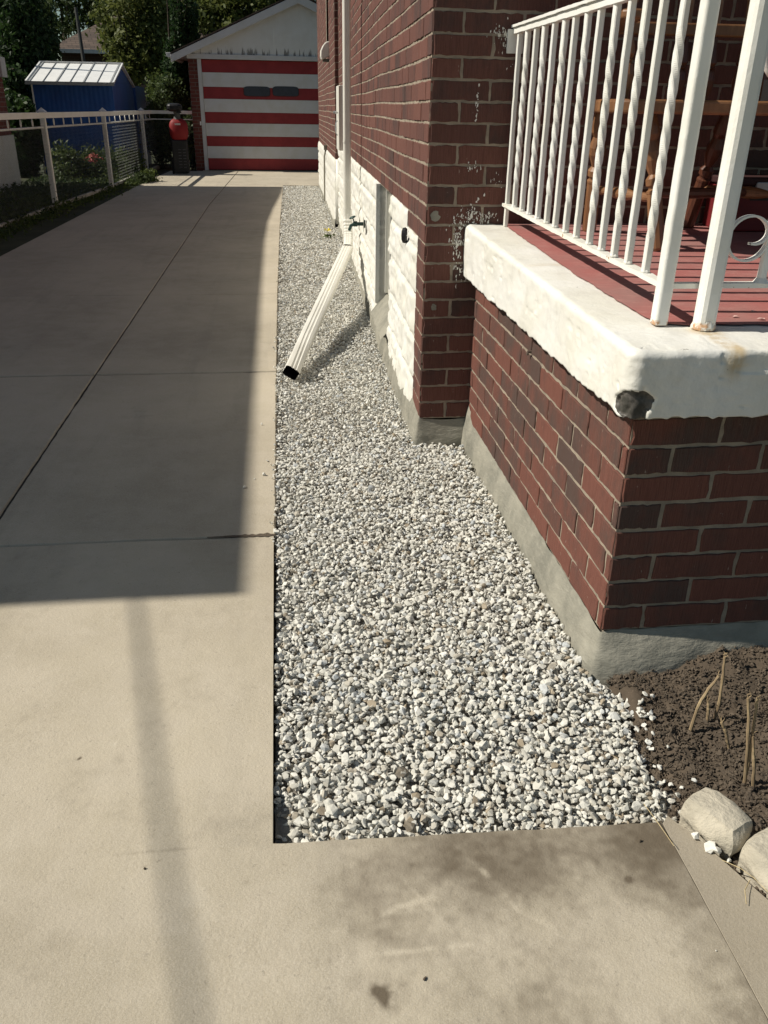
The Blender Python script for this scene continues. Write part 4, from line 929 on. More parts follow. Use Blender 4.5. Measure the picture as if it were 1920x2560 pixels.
for (px, py), s_, lab in (((1730, 2092), .018, 'small white stone wedged between walkway and the farther concrete block'), ((1765, 2120), .026, 'larger white stone in the gap before the concrete block'), ((1782, 2128), .020, 'flat white stone at the block foot, nearest the frame edge'), ((1812, 2155), .012, 'tiny white stone in the dark gap by the block')):
    p = at(px, py, 2, .005); V, F = HI[int(s_*1000) % 16]; mb = MB(); mb.add(V@rotm(1, r)[0].T*s_*1.3+np.array([p[0]+.008, p[1], .008]), F, .75); tag(mb.build('stone', GRAV), lab, 'stone', 'white stones along the block foot')
STR = simple('dry_stalk', (.36, .275, .16), (.17, .115, .07), 30, .8, 80, .4, .001, stretch=(1, 1, .2))
def stalk(pts, lab):
    """pts: (px, py) bottom to top, standing on the soil"""
    b0 = at(pts[0][0], pts[0][1], 2, .01); P = [np.array([b0[0], b0[1], soilz(b0[0], b0[1])-.01])]
    for k, p in enumerate(pts[1:]): q = at(p[0], p[1], 1, b0[1]+.008*k); P.append(q)
    P = np.array(P); t = np.linspace(0, len(P)-1, 14); Q = np.array([[np.interp(x, range(len(P)), P[:, j]) for j in range(3)] for x in t]); Q += rl.normal(0, .0003, Q.shape)
    mb = MB(); mb.tube(Q, np.linspace(.0042, .0034, 14)*rl.uniform(.8, 1.2, 14), 7)
    for _ in range(3): mb.tube([Q[-1], Q[-1]+rl.normal(0, .003, 3)+np.array([0, 0, .008]), Q[-1]+rl.normal(0, .005, 3)+np.array([0, 0, .014])], [.0018, .0012, .0005], 4)
    tag(mb.build('plant_stalk', STR), lab, 'stalk', 'dry cut stalks in the soil bed')
stalk([(1728, 1815), (1745, 1765), (1770, 1725), (1797, 1690)], 'leaning dry plant stalk with frayed top, leftmost in the soil bed')
stalk([(1787, 1795), (1800, 1750), (1806, 1700), (1812, 1642)], 'tallest upright dry stalk beside the leaning one')
stalk([(1864, 1950), (1872, 1900), (1882, 1830), (1892, 1756)], 'yellowish dry stalk pair leaning right, front group')
stalk([(1866, 1950), (1868, 1880), (1872, 1800), (1870, 1745)], 'thin yellow stalk crossing behind the leaning front one')
stalk([(1888, 1960), (1885, 1920), (1884, 1880), (1882, 1840)], 'short brown stalk between the front yellow stalks and the block')
stalk([(1772, 1798), (1771, 1775), (1770, 1750)], 'shortest broken stalk between the two tall ones')
stalk([(1828, 1855), (1815, 1830), (1803, 1806)], 'fallen brown stalk lying towards the brick porch')
# dry grass wisps on the walk edge
def wisp(pts, lab, z=.006):
    P = np.array([at(a_, b_, 2, z+.006*(k % 2)) for k, (a_, b_) in enumerate(pts)]); mb = MB(); mb.tube(P, .0009, 4); tag(mb.build('grass_blade', simple('straw', (.50, .40, .22))), lab, 'grass blade', 'dry grass blades')
wisp([(1610, 2010), (1640, 2050), (1668, 2090), (1685, 2115)], 'long dry grass blade lying over the walkway joint')
wisp([(1805, 2150), (1850, 2170), (1885, 2195), (1920, 2230)], 'dry grass blade in the gap by the second block')
wisp([(1875, 2200), (1862, 2225), (1866, 2260)], 'short dry grass blade bending on to the walkway')

# ------------------------------------------------------------------ garage
YG = 21.514
gar = thing('garage', (.6, YG, 0), 'brick garage with red and white striped door and white gable', 'garage')
def gp(x, y): q = at(x, y, 1, YG); return float(q[0]), float(q[2])
mb = MB(); mb.bb((-1.905, YG, -.05), (-1.70, YG+5.5, 2.36)); mb.bb((1.08, YG, -.05), (3.2, YG+5.5, 2.36)); mb.bb((-1.70, YG+.25, -.05), (1.08, YG+5.5, 2.36)); mb.build('brick_wall', GBRICK, gar)
PNT = mk_paint('garage_white', (.60, .60, .62), (.14, .13, .12), chips=.73); 
xl_, _ = gp(507, 148); DL, DR = -1.612, 1.075
mb = MB(); mb.bb((-1.70, YG-.025, -.02), (DL-.005, YG+.10, 2.33)); mb.build('door_jamb', PNT, gar); mb = MB(); mb.bb((1.08, YG-.025, -.02), (1.17, YG+.1, 2.33)); mb.build('door_jamb', PNT, gar)
mb = MB(); mb.bb((-1.92, YG-.05, 2.335), (3.25, YG+.05, 2.43)); bevel(mb.build('lintel', PNT, gar), .005)
fr = [0, .111, .238, .345, .464, .565, .685, .780, .893, 1]; zt_, zb_ = 2.325, .03
RED = simple('door_red', (.30, .035, .040), (.24, .028, .034), 5, .55, 50, .15); DWH = mk_paint('door_white', (.62, .63, .66), (.10, .10, .10), chips=.765)
mb = MB()
for i in range(9):
    z1_, z0_ = zt_-(zt_-zb_)*fr[i], zt_-(zt_-zb_)*fr[i+1]; mb.bb((DL, YG+.03+(.008 if i % 2 == 0 else 0), z0_+.001), (DR, YG+.09, z1_-.001), .5, i % 2)
gd = mb.build('garage_door', [RED, DWH], gar)
for a_, b_ in (((360+765/3.072), (360+968/3.072)), ((360+988/3.072), (360+1187/3.072))):
    (x0, zt2), (x1, zb2) = gp(a_, 661/3.072), gp(b_, 740/3.072); mb = MB(); cx, cz, hx, hz = (x0+x1)/2, (zt2+zb2)/2, (x1-x0)/2, (zt2-zb2)/2
    th = np.linspace(0, 2*math.pi, 25)[:-1]; mb.prism([(cx+hx*np.sign(math.cos(a))*abs(math.cos(a))**.35, cz+hz*np.sign(math.sin(a))*abs(math.sin(a))**.35) for a in th], 1, YG+.026, YG+.034); wi = mb.build('window', simple('pane_dark', (.055, .065, .085)), gd)
    mb = MB(); hx2, hz2 = hx*1.05, hz*1.12
    mb.prism([(cx+hx2*np.sign(math.cos(a))*abs(math.cos(a))**.35, cz+hz2*np.sign(math.sin(a))*abs(math.sin(a))**.35) for a in th], 1, YG+.031, YG+.037); mb.build('window_seal', simple('seal', (.09, .03, .03)), wi)
# white gable boards with lower peeling paint
ax_, az_ = .60, 3.62
gm = NT('gable_boards', .75, .3); st = gm.noise(1, 5, .7, (14, 14, 1.2), 2); c = gm.mix(gm.ramp(gm.noise(3, 5, .6), .3, .7), (.72, .72, .71), (.66, .65, .62))
pe = gm.math('SUBTRACT', gm.ramp(st, .40, .62), gm.ramp(gm.z(), -.16, .26)); c = gm.mix(gm.math('MULTIPLY', gm.ramp(pe, .12, .4), .8), c, (.13, .12, .11)); gm.col(c); gm.bump([(st, .2, .003)])
mb = MB(); xs_ = np.arange(-2.0, 3.2, .145)
for x in xs_:
    def ht(xx): return az_-.10-(abs(xx-ax_))*(az_-2.45)/2.72
    a_, b_ = x+.0005, x+.1445
    if ht(a_) > 2.44 and ht(b_) > 2.44: mb.prism([(a_, 2.432), (b_, 2.432), (b_, ht(b_)), (a_, ht(a_))], 1, YG-.02, YG+.01)
go_ = mb.build('gable', gm.m, gar); go_.data.transform(Matrix.Translation((0, 0, -2.44))); go_.location = (0, 0, 2.44)
mb = MB(); L0 = np.array([-2.26, YG-.12, 2.40]); A0 = np.array([ax_, YG-.12, az_]); R0 = np.array([3.46, YG-.12, 2.40])
for a_, b_ in ((L0, A0), (R0, A0)):
    d_ = b_-a_; mb.add([a_, b_, b_+[0, 0, .0], a_, a_+[0, 0, -.0]], []) if False else None
    mb.prism([(a_[0], a_[2]), (b_[0], b_[2]), (b_[0], b_[2]-.17), (a_[0], a_[2]-.15)], 1, YG-.14, YG-.11)
bevel(mb.build('bargeboard', PNT, gar), .004)
mb = MB(); mb.prism([(-2.26, 2.42), (ax_, az_+.02), (3.46, 2.42), (3.46, 2.445), (ax_, az_+.045), (-2.26, 2.445)], 1, YG-.15, YG+5.7); mb.build('roof', SHING, gar)
mb = MB(); mb.prism([(-2.25, 2.405), (ax_, az_-.0), (ax_, az_-.03), (-1.9, 2.40)], 1, YG-.105, YG+5.6); mb.build('soffit', PNT, gar)
mb = MB(); mb.prism([(-2.36, 2.44), (-2.26, 2.44), (-2.26, 2.36), (-2.30, 2.335), (-2.345, 2.36)], 1, YG-.13, YG+5.6); bevel(mb.build('gutter', PNT, gar), .006)
mb = MB(); mb.bb((-1.735, YG-.06, .98), (-1.705, YG-.028, 1.06)); mb.build('doorbell', simple('button_white', (.9, .9, .9)), gar)
mb = MB(); mb.bb((-1.75, YG-.05, -.03), (1.15, YG+.03, .012)); mb.build('threshold', CONC, gar)

# ------------------------------------------------------------------ yard machine left of the garage (red housing, black base)
ym = thing('garden_machine', (-2.15, 20.4, 0), 'upright garden machine with red rounded housing and black top and base left of the garage', 'machine')
def lumps(mb, c, rad, n=16, m_=10, e=2.6):
    U_ = np.linspace(0, 2*math.pi, n+1); V_ = np.linspace(-math.pi/2, math.pi/2, m_); sg = lambda a, p: np.sign(a)*np.abs(a)**p
    G = np.array([[(c[0]+rad[0]*sg(math.cos(v), 2/e)*sg(math.cos(u_), 2/e), c[1]+rad[1]*sg(math.cos(v), 2/e)*sg(math.sin(u_), 2/e), c[2]+rad[2]*sg(math.sin(v), 2/e)) for v in V_] for u_ in U_]); mb.grid(G)
cx = -2.12
mb = MB(); lumps(mb, (cx, 20.4, .90), (.205, .14, .235), e=2.8); mb.build('housing', simple('machine_red', (.26, .016, .018), (.20, .012, .014), 5, .6, 50, .1), ym, smooth=True)
mb = MB(); mb.bb((cx-.06, 20.245, 1.0), (cx+.06, 20.262, 1.035)); mb.build('badge', simple('badge_white', (.6, .58, .56)), ym)
mb = MB(); mb.bb((cx-.17, 20.28, .02), (cx+.16, 20.52, .70)); mb.bb((cx-.21, 20.33, .0), (cx-.17, 20.5, .35)); bevel(mb.build('base', BLACKM, ym), .02)
mb = MB()
for k in range(7):
    for s_ in (-1, 1): mb.bb((cx+.045+s_*.05-.032, 20.268, .14+k*.06), (cx+.045+s_*.05+.032, 20.279, .155+k*.06))
mb.build('vent_slats', simple('slat_grey', (.10, .10, .11)), ym)
mb = MB(); mb.lathe([(.09, 0), (.07, .05), (.065, .12), (.08, .15)], (cx-.01, 20.4, 1.11), n=14); mb.build('neck', simple('neck_grey', (.10, .10, .095)), ym)
mb = MB(); lumps(mb, (cx-.05, 20.4, 1.345), (.165, .15, .085), e=3.2); mb.bb((cx+.0, 20.22, 1.235), (cx+.10, 20.26, 1.27)); mb.build('cap', BLACKM, ym, smooth=False)

# ------------------------------------------------------------------ fences
FW = mk_paint('fence_white', (.80, .79, .75), (.20, .13, .08), bst=.3, chips=.70)
fpts = [(-3.44, 9.95), (-3.262, 13.39), (-3.04, 16.77), (-2.965, 20.95), (-2.90, 22.4)]
fen = thing('chain_link_fence', (-3.26, 13.4, 0), 'white chain link fence with flat top rail along the left driveway edge', 'fence')
fpts0 = [(-3.6, 6.5)]+fpts
def fx(y): return float(np.interp(y, [p[1] for p in fpts0], [p[0] for p in fpts0]))
for k, (x, y) in enumerate(fpts0[:-1]):
    mb = MB(); mb.bb((x-.036, y-.036, 0), (x+.036, y+.036, 1.275)); po = bevel(mb.build('post', FW, fen), .006)
    mb = MB(); mb.add([(x-.06, y-.06, 1.277), (x+.06, y-.06, 1.277), (x+.06, y+.06, 1.277), (x-.06, y+.06, 1.277), (x, y, 1.335)], [(3, 2, 1, 0), (0, 1, 4), (1, 2, 4), (2, 3, 4), (3, 0, 4)]); mb.build('post_cap', FW, po)
mb = MB()
for (x0, y0), (x1, y1) in zip(fpts0[:-1], fpts0[1:]): mb.bar((x0+.062, y0, 1.235), (x1+.062, y1, 1.235), .03, .075)
bevel(mb.build('top_rail', FW, fen), .004)
mb = MB()
for (x0, y0), (x1, y1) in zip(fpts0[:-1], fpts0[1:]): mb.tube([(x0, y0, 1.08), (x1, y1, 1.08)], .014, 8)
mb.build('lower_rail', FW, fen)
for (x0, y0), (x1, y1) in zip(fpts0[:-1], fpts0[1:]):
    n_ = int((y1-y0)/.55)
    for k in range(1, n_+1):
        y = y0+(y1-y0)*k/(n_+1); x = fx(y); th = np.linspace(0, 2*math.pi, 13); mb = MB(); mb.tube(np.c_[np.full(13, x), y+.026*np.cos(th), 1.143+.045*np.sin(th)], .006, 5, cap=False); mb.build('rail_ring', FW, fen)
def chainlink(mb, A, B, z0, z1, dia=.052, wr=.0013):
    A, B = np.array(A, float), np.array(B, float); L_ = np.linalg.norm(B-A); d_ = (B-A)/L_; nst = int(L_/dia); nz = int((z1-z0)/(dia/2)); nm = np.array([d_[1], -d_[0]])
    i = np.arange(nst)[:, None]; j = np.arange(nz+1)[None]; s_ = i*dia+(j % 2)*dia*1.06+0*i; z_ = z0+j*dia/2+0*i; o_ = .004*((j % 2)*2-1)+0*i
    P = np.stack([A[0]+d_[0]*s_+nm[0]*o_, A[1]+d_[1]*s_+nm[1]*o_, z_], -1); a, b = P[:, :-1].reshape(-1, 3), P[:, 1:].reshape(-1, 3)
    # knuckles poking above the rail
    t0 = P[:, -1]; kn = t0+np.array([0, 0, .035])+np.c_[d_[0]*.01*np.ones(nst), d_[1]*.01*np.ones(nst), np.zeros(nst)]; a = np.concatenate([a, t0]); b = np.concatenate([b, kn])
    D = b-a; D /= np.linalg.norm(D, axis=1)[:, None]; N1 = np.cross(D, np.array([nm[0], nm[1], 0])); N1 /= np.linalg.norm(N1, axis=1)[:, None]; N2 = np.cross(D, N1)
    ring = [wr*(math.cos(t)*N1+math.sin(t)*N2) for t in (0, 2.094, 4.189)]
    V = np.stack([a+ring[0], a+ring[1], a+ring[2], b+ring[0], b+ring[1], b+ring[2]], 1).reshape(-1, 3); base_ = np.arange(len(a))[:, None]*6
    F = np.concatenate([base_+np.array(q) for q in ([0, 1, 4, 3], [1, 2, 5, 4], [2, 0, 3, 5])]); mb.add(V, F)
WIRE = simple('galvanised_wire', (.20, .20, .18), (.12, .13, .12), 20, .5, 50, .1)
mb = MB()
for a_, b_ in zip(fpts0[:-1], fpts0[1:]): chainlink(mb, (a_[0]+.02, a_[1]), (b_[0]+.02, b_[1]), .06, 1.08)
mb.build('wire_mesh', WIRE, fen)
mb = MB()
for (x0, y0), (x1, y1) in zip(fpts0[:-1], fpts0[1:]): mb.bar((x0+.01, y0, .015), (x1+.01, y1, .015), .055, .09)
bevel(mb.build('base_curb', simple('pale_curb', (.42, .40, .36), (.25, .24, .2), 6, .9, 40, .5, .004), fen), .01)
# short cross fence beside the garage
cf = thing('cross_fence', (-2.3, 21.7, 0), 'short chain link fence run with white top rail between machine and garage', 'fence')
mb = MB(); mb.bar((-3.0, 21.75, 1.24), (-1.92, 21.75, 1.24), .03, .07); mb.build('top_rail', FW, cf); mb = MB(); mb.tube([(-3.0, 21.75, 1.09), (-1.92, 21.75, 1.09)], .012, 6); mb.build('lower_rail', FW, cf)
mb = MB(); chainlink(mb, (-3.0, 21.75), (-1.92, 21.75), .05, 1.09); mb.build('wire_mesh', WIRE, cf)

# ------------------------------------------------------------------ blue shed
sh = thing('garden_shed', (-4.2, 21.2, 0), 'blue metal garden shed with white ribbed roof behind the fence', 'shed')
BLU = NT('shed_blue', .5, .4); rib = BLU.n('ShaderNodeTexWave'); rib.inputs['Scale'].default_value = 3.2; BLU.l(BLU.co.outputs['Object'], rib.inputs['Vector'])
BLU.col(BLU.mix(BLU.ramp(BLU.noise(4), .3, .7), (.020, .085, .30), (.016, .065, .24))); BLU.bump([(rib.outputs['Fac'], .5, .006)])
YS0, YS1 = 20.1, 23.0
xa = at(78, 200, 1, YS0)[0]; xb = at(279, 205, 1, YS0)[0]; zev = at(200, 203, 1, YS0)[2]; ymid = (YS0+YS1)/2-.1; zrd = at(200, 158, 1, ymid)[2]
mb = MB(); mb.bb((xa, YS0, -.02), (xb, YS1, zev)); mb.prism([(YS0, zev), (YS1, zev), (ymid, zrd-.06)], 0, xb-.02, xb); mb.prism([(YS0, zev), (YS1, zev), (ymid, zrd-.06)], 0, xa, xa+.02); bevel(mb.build('wall', BLU.m, sh), .005)
mb = MB(); mb.bb((xb-.9, YS1+.0, -.02), (xb+.05, YS1+1.6, zev-.02)); mb.build('rear_wall', BLU.m, sh)
mb = MB(); mb.bb((xa-.02, YS0-.015, 0), (xa+.01, YS0+.02, zev)); mb.build('corner_trim', FW, sh)
RF = simple('white_roof_sheet', (.80, .80, .78), (.72, .72, .71), 4, .4, 30, .1)
mb = MB()
yo = YS0-.12; zo = zev-.03
for s_ in (1, -1):
    ye = yo if s_ == 1 else 2*ymid-yo
    a_ = np.array([[xa-.09, ye, zo], [xb+.06, ye, zo], [xb+.06, ymid, zrd], [xa-.09, ymid, zrd]]); b_ = a_-np.array([0, 0, .025]); mb.add(np.concatenate([a_, b_]), [(0, 1, 2, 3), (7, 6, 5, 4), (0, 4, 5, 1), (1, 5, 6, 2), (2, 6, 7, 3), (3, 7, 4, 0)])
ro = mb.build('roof', RF, sh)
GR = simple('trim_grey', (.30, .31, .31))
slope = np.array([0, ymid-yo, zrd-zo])
for k, x in enumerate(np.linspace(xa-.02, xb-.01, 7)):
    mb = MB(); a_ = np.array([x, yo+.01, zo+.008]); wv = .028 if k % 2 == 0 else .012; mb.bar(a_, a_+slope*.98, wv, .02, (0, -slope[2], slope[1])); mb.build('roof_rib', GR, ro)
mb = MB(); mb.bb((xa-.10, yo-.02, zo-.05), (xb+.07, yo-.002, zo+.015)); mb.build('eave_trim', GR, ro)
mb = MB(); mb.bb((xa-.10, ymid-.04, zrd+.002), (xb+.07, ymid+.04, zrd+.03)); mb.build('ridge_cap', RF, ro)
mb = MB()
for x in (xa-.085, xb+.055): a_ = np.array([x, yo, zo+.01]); mb = MB(); mb.bar(a_, a_+slope, .03, .03, (0, -slope[2], slope[1])); mb.build('end_trim', RF, ro)

# ------------------------------------------------------------------ neighbour house (left, casts the driveway shadow)
nb = thing('neighbour_house', (-8, 10, 0), 'dark brick neighbouring house with white painted foundation at the left frame edge', 'house')
NX = -4.85
mb = MB(); mb.bb((-13, 2.95, .85), (NX, 17.45, 4.0)); mb.build('brick_wall', NBRICK, nb)
mb = MB(); mb.bb((-13, 2.93, -.1), (NX+.03, 17.47, .85)); mb.build('foundation', mk_paint('nb_foundation', (.62, .62, .60), (.2, .18, .16), bst=.8), nb)
# eave line follows the shadow edge on the drive; hipped roof above
kE = math.tan(R(ELEV)); ze = 4.08
def eave(sx, sy): k_ = ze/kE*math.hypot(1, SAZ)/math.hypot(1, SAZ); return (sx-ze/kE, sy+SAZ*ze/kE)
shp = [(-.144, 2.272), (-.158, 4.2), (-.166, 7.3), (-.166, 10.0), (-.141, 11.84), (-.073, 13.42), (.068, 15.98), (.105, 17.22)]
ev = [eave(*p) for p in shp]
outl = ev+[(-13.4, ev[-1][1]), (-13.4, ev[0][1])]
mb = MB(); mb.prism(outl, 2, ze-.16, ze); mb.build('eave', simple('nb_soffit', (.3, .28, .25)), nb)
mb = MB(); n_ = len(outl); top = [(-8.5, 7.5, 5.4), (-8.5, 12.5, 5.4)]; V = [(*p, ze+.002) for p in outl]+top
F = [(i, i+1, n_+(0 if i < 4 else 1)) for i in range(len(ev)-1)]+[(3, 4, n_+1, n_)] if False else [(i, i+1, n_) for i in range(4)]+[(4, n_+1, n_)]+[(i, i+1, n_+1) for i in range(4, len(ev)-1)]+[(len(ev)-1, len(ev), n_+1), (len(ev), len(ev)+1, n_, n_+1), (len(ev)+1, 0, n_)]
mb.add(V, F); mb.build('roof', SHING, nb)
mb = MB(); q = at(4, 165, 0, NX); mb.bb((NX+.001, q[1]-.25, q[2]-.18), (NX+.06, q[1]+.05, q[2]+.14)); mb.build('vent', simple('nb_white', (.6, .6, .6)), nb)

# overhead cable: only its soft shadow is in the picture
cab = MB(); Q = []
for (gx, gy), hz in (((-.56, 2.60), 4.05), ((-.473, 2.233), 4.10), ((-.305, 1.416), 4.22), ((-.185, .899), 4.32), ((.30, -1.3), 4.8), ((1.6, -7), 6.2)):
    Q.append((gx-hz/kE, gy+SAZ*hz/kE, hz))
cab.tube(Q, .0075, 8); tag(cab.build('overhead_cable', BLACKM), 'black overhead cable off frame whose soft shadow crosses the sunlit slab', 'cable')

# ------------------------------------------------------------------ background house, pole
bh = thing('background_house', (-6, 34, 0), 'low brown brick house with brown shingle hip roof behind the shed', 'house')
YB = 34.0
q0 = at(118, 123, 1, YB); q1 = at(420, 131, 1, YB); zg = q0[2]
mb = MB(); mb.bb((q0[0]+.35, YB+.4, 0), (q1[0]+2, YB+8, zg-.05)); mb.build('brick_wall', mk_bricktex('bg_brick', (.085, .05, .04), (.06, .04, .035), (.09, .08, .07)), bh)
rx0, rx1 = q0[0]-.05, q1[0]+2.5; az = zg+2.5
mb = MB(); mb.add([(rx0, YB, zg), (rx1, YB, zg), (rx1, YB+9, zg), (rx0, YB+9, zg), (rx0+4.2, YB+4.4, az), (rx1-4.2, YB+4.4, az)], [(0, 1, 5, 4), (1, 2, 5), (2, 3, 4, 5), (3, 0, 4), (3, 2, 1, 0)]); mb.build('roof', SHING, bh)
mb = MB(); mb.bb((rx0, YB-.08, zg-.10), (rx1, YB-.002, zg+.02)); mb.build('gutter', simple('gutter_white', (.62, .62, .62)), bh)
pole = MB(); a_, b_ = at(211, 165, 1, 26), at(189, 18, 1, 26); pole.tube([(a_[0]+.05, 26, -.1), tuple(a_), tuple(b_)], [.055, .05, .04], 8)
tag(pole.build('pole', simple('pole_dark', (.07, .07, .065))), 'thin dark leaning pole rising behind the shed roof', 'pole')
wl = MB(); a_ = at(84, 257, 1, 23.5); b_ = at(20, 256, 1, 23.5); wl.tube([(b_[0]-1, 23.5, b_[2]), tuple(a_), (a_[0]+.5, 23.5, a_[2])], .02, 6); wl.tube([(a_[0]+.4, 23.5, 0), (a_[0]+.4, 23.5, a_[2])], .025, 6)
tag(wl.build('fence_rail', FW), 'thin pale horizontal pipe rail behind the shed at the left', 'rail')
# far low wall piece
mb = MB(); a_, b_ = at(352, 212, 1, 31), at(384, 240, 1, 31); mb.bb((a_[0], 31, 0), (b_[0]+.2, 31.2, a_[2])); tag(mb.build('garden_wall', simple('mauve_wall', (.22, .17, .17))), 'small mauve grey garden wall piece right of the blue shed', 'wall')

# ------------------------------------------------------------------ vegetation
def foliage(mb, c, rad, n, s_, r, ncl=40, spread=.28, tl=(0, 1), shell=.75, flat=1.):
    c, rad = np.array(c, float), np.array(rad, float)
    d_ = r.normal(size=(ncl, 3)); d_ /= np.linalg.norm(d_, axis=1)[:, None]; C = c+d_*rad*r.uniform(shell*.35, 1, (ncl, 1))**.6; ct = r.uniform(0, 1, ncl)
    k = r.integers(0, ncl, n); p = C[k]+r.normal(0, 1, (n, 3))*rad*spread*np.array([1, 1, .8])
    t = np.clip(.55*ct[k]+.45*r.random(n), 0, 1)*(tl[1]-tl[0])+tl[0]
    a = r.normal(size=(n, 3)); a /= np.linalg.norm(a, axis=1)[:, None]; b = np.cross(a, r.normal(size=(n, 3))); b /= np.linalg.norm(b, axis=1)[:, None]
    sz = s_*r.uniform(.6, 1.3, (n, 1)); V = np.stack([p-a*sz, p+b*sz*.5, p+a*sz, p-b*sz*.5], 1).reshape(-1, 3); F = np.arange(n*4).reshape(-1, 4); mb.add(V, F, t.tolist())
def tree(name, base, h, crowns, leafm, leaf, n, label, cat='tree', group=None, seed=0, tr=.14, ncl=50, spread=.2):
    r = np.random.default_rng(seed+100); t_ = thing(name, base, label, cat, group)
    mb = MB(); bx, by, bz = base; P = [np.array([bx, by, bz]), np.array([bx+.1, by, bz+h*.3]), np.array([bx-.05, by+.1, bz+h*.6]), np.array([bx, by, bz+h*.9])]
    mb.tube(P, [tr, tr*.8, tr*.5, tr*.15], 8)
    for c, rad in crowns:
        for k in range(4):
            e = np.array(c)+r.normal(0, .45, 3)*np.array(rad); s_ = P[1]+(P[2]-P[1])*r.random(); mb.tube([s_, (s_+e)/2+r.normal(0, .1, 3), e], [tr*.4, tr*.25, tr*.06], 5)
    mb.build('trunk', BARK, t_)
    mb = MB(); tot = sum(np.prod(rad) for _, rad in crowns)
    for c, rad in crowns: foliage(mb, c, rad, int(n*np.prod(rad)/tot), leaf, r, ncl, spread)
    mb.build('crown', leafm, t_); return t_
def A3(px, py, Y): q = at(px, py, 1, Y); return (float(q[0]), Y, float(q[2]))
def crown(px, py, Y, rpx, rpy, ry=None):
    c = A3(px, py, Y); sc_ = Y*1.12/FPX; rx, rz = rpx*sc_, rpy*sc_; return (c, (rx, ry or rx, rz))
# maple in front of the brown house, lit yellow-green
tree('maple_tree', (A3(340, 300, 30)[0], 30, 0), 4.6, [crown(345, 70, 30, 70, 95), crown(300, 100, 29.6, 35, 30), crown(335, 160, 29.5, 40, 32), crown(380, 60, 30.5, 55, 80)], LEAF_Y, .085, 15000, 'broad yellow green leafy tree between brown roof and garage', seed=1, ncl=46, spread=.17)
tree('cedar_tree', (A3(452, 400, 24.5)[0], 24.5, 0), 4.2, [crown(447, 60, 24.5, 15, 62, .35), crown(445, 160, 24.5, 24, 60, .4), crown(442, 230, 24.5, 28, 45, .4)], LEAF_C, .05, 9000, 'narrow dark green cedar directly left of the garage', seed=2, tr=.06, ncl=60, spread=.16)
tree('cedar_tree', (A3(475, 400, 24.8)[0], 24.8, 0), 4.2, [crown(478, 50, 24.8, 14, 60, .35), crown(474, 150, 24.8, 18, 60, .4)], LEAF_C, .05, 6000, 'second dark cedar rising behind the garage eave', seed=3, tr=.06, ncl=60, spread=.16)
tree('shade_tree', (A3(560, 300, 36)[0], 36, 0), 7, [crown(520, 40, 36, 60, 60), crown(590, 20, 36, 70, 50), crown(660, -30, 36, 70, 50), crown(720, -50, 37, 80, 50)], LEAF_Y, .10, 14000, 'tall yellow green tree showing above the garage roof slope', seed=4, ncl=60, spread=.16)
tree('background_tree', (A3(190, 300, 46)[0], 46, 0), 7, [crown(150, 30, 46, 50, 50), crown(200, 15, 46, 60, 45), crown(250, 0, 47, 50, 40)], LEAF_D, .12, 4200, 'dark tree behind the brown shingle roof', seed=5, ncl=50, spread=.17)
tree('background_tree', (A3(420, 300, 44)[0], 44, 0), 8, [crown(400, 0, 44, 80, 60), crown(480, -10, 45, 70, 60), crown(330, -20, 45, 70, 50)], LEAF_D, .13, 11000, 'dark tree far behind the maple and cedars', seed=6, ncl=60, spread=.17)
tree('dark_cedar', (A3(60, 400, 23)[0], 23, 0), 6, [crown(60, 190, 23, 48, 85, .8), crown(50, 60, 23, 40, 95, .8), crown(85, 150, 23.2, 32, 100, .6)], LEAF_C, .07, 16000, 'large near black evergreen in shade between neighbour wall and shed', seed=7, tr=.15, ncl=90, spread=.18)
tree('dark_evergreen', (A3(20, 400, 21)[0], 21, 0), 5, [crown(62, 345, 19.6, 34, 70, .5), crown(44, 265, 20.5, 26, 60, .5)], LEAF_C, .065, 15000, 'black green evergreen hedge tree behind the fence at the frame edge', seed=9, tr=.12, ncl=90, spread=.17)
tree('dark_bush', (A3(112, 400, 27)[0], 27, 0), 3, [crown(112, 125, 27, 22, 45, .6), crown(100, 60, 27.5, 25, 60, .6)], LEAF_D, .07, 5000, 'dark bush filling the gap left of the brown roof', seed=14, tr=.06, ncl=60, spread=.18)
# chimney-like brown wall piece far left top
mb = MB(); a_, b_ = at(80, -60, 1, 33), at(116, 120, 1, 33); mb.bb((a_[0], 33, 0), (b_[0], 33.6, a_[2])); tag(mb.build('brick_chimney', mk_bricktex('chimney_brick', (.09, .05, .042), (.07, .042, .038), (.09, .08, .075))), 'dim brown brick chimney stack left of the brown roof', 'chimney')
# shrubs
def shrub(px, py, Y, rpx, rpy, n, leaf, mat, label, seed, name='shrub', ry=None, grp='shrubs along the fence'):
    c, rad = crown(px, py, Y, rpx, rpy, ry); r = np.random.default_rng(seed); t_ = thing(name, (c[0], c[1], 0), label, 'shrub', grp)
    mb = MB()
    for k in range(6):
        e = np.array(c)+r.normal(0, .35, 3)*np.array(rad); mb.tube([(c[0]+r.normal(0, .05), c[1], -.03), tuple((np.array([c[0], c[1], 0])+e)/2), tuple(e)], [.012, .009, .004], 5)
    mb.build('stems', BARK, t_); mb = MB(); foliage(mb, c, rad, n, leaf, r, 26, .24); mb.build('leaves', mat, t_); return t_
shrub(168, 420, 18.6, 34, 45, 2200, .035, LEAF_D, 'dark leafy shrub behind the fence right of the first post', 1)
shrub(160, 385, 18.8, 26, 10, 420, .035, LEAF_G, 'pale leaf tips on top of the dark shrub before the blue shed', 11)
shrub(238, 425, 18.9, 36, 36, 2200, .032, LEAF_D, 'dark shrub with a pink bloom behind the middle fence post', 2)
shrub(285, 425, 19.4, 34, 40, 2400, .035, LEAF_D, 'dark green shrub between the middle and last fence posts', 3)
shrub(330, 425, 20.2, 26, 36, 2400, .035, LEAF_G, 'sunlit pale green shrub at the last fence post', 4)
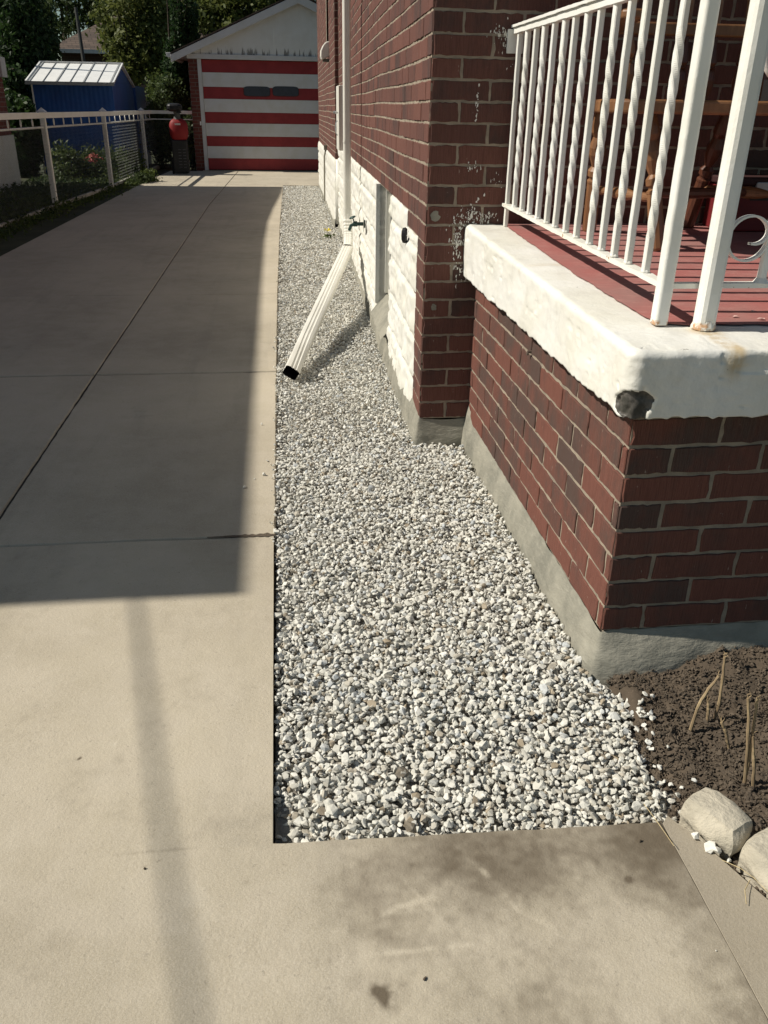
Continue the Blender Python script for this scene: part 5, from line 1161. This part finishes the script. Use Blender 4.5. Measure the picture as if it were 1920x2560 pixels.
shrub(372, 445, 18.3, 22, 14, 1500, .030, LEAF_G, 'low sunlit weeds spilling on to the driveway at the fence end', 5)
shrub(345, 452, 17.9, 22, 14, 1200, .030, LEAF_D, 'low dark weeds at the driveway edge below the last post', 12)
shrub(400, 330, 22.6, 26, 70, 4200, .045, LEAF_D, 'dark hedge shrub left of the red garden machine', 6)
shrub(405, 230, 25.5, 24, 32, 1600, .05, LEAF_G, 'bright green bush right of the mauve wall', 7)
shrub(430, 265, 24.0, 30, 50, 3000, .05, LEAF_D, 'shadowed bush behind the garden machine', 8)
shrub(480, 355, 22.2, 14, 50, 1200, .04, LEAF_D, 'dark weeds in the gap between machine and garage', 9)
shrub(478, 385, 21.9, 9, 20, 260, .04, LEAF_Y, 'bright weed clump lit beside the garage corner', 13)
fl = MB(); c_ = np.array(A3(230, 394, 18.6)); r = np.random.default_rng(3)
for _ in range(60): leafcard(fl, c_+r.normal(0, 1, 3)*np.array([.06, .05, .05]), .03, r, .5)
tag(fl.build('flower_cluster', simple('pink_petals', (.55, .16, .14), (.4, .10, .10))), 'small pink bloom on the shrub by the middle post', 'flower')
# creeping ground cover along the fence foot, both sides
gc = MB(); r = np.random.default_rng(12); n = 9000; yy = r.uniform(6.5, 18.6, n); xc = np.array([fx(v) for v in yy]); side_ = r.random(n) < .45
wdt = np.where(side_, np.abs(r.normal(0, .16, n))+.02, -np.abs(r.normal(0, .5, n))); lim = np.clip(leftx(yy)-xc+.06+.06*vnoise(yy*1.7, 0), .1, .7)
xx = xc+np.where(side_, np.minimum(wdt, lim), wdt); hh = np.abs(r.normal(0, .05, n))*np.where(side_, 1, 1.8)*np.clip(.7+vnoise(yy*1.3, 5), .15, 2)
for i in range(n): leafcard(gc, np.array([xx[i], yy[i], .0+hh[i]]), .022*r.uniform(.6, 1.5), r, float(np.clip(r.beta(1.2, 2.5), 0, 1)))
tag(gc.build('ground_cover', LEAF_G), 'low creeping weeds and leaves along the fence foot', 'weeds', kind='stuff')
gc = MB(); n = 9000; xx = r.uniform(-4.8, -3.1, n); yy = r.uniform(7, 20, n)
V = np.c_[xx, yy, np.abs(r.normal(0, .04, n))]
for i in range(n): leafcard(gc, V[i], .03*r.uniform(.5, 1.5), r, float(r.beta(1, 3)))
tag(gc.build('lawn_growth', LEAF_D), 'dark shaded grass and leaves in the yard behind the fence', 'grass', kind='stuff')
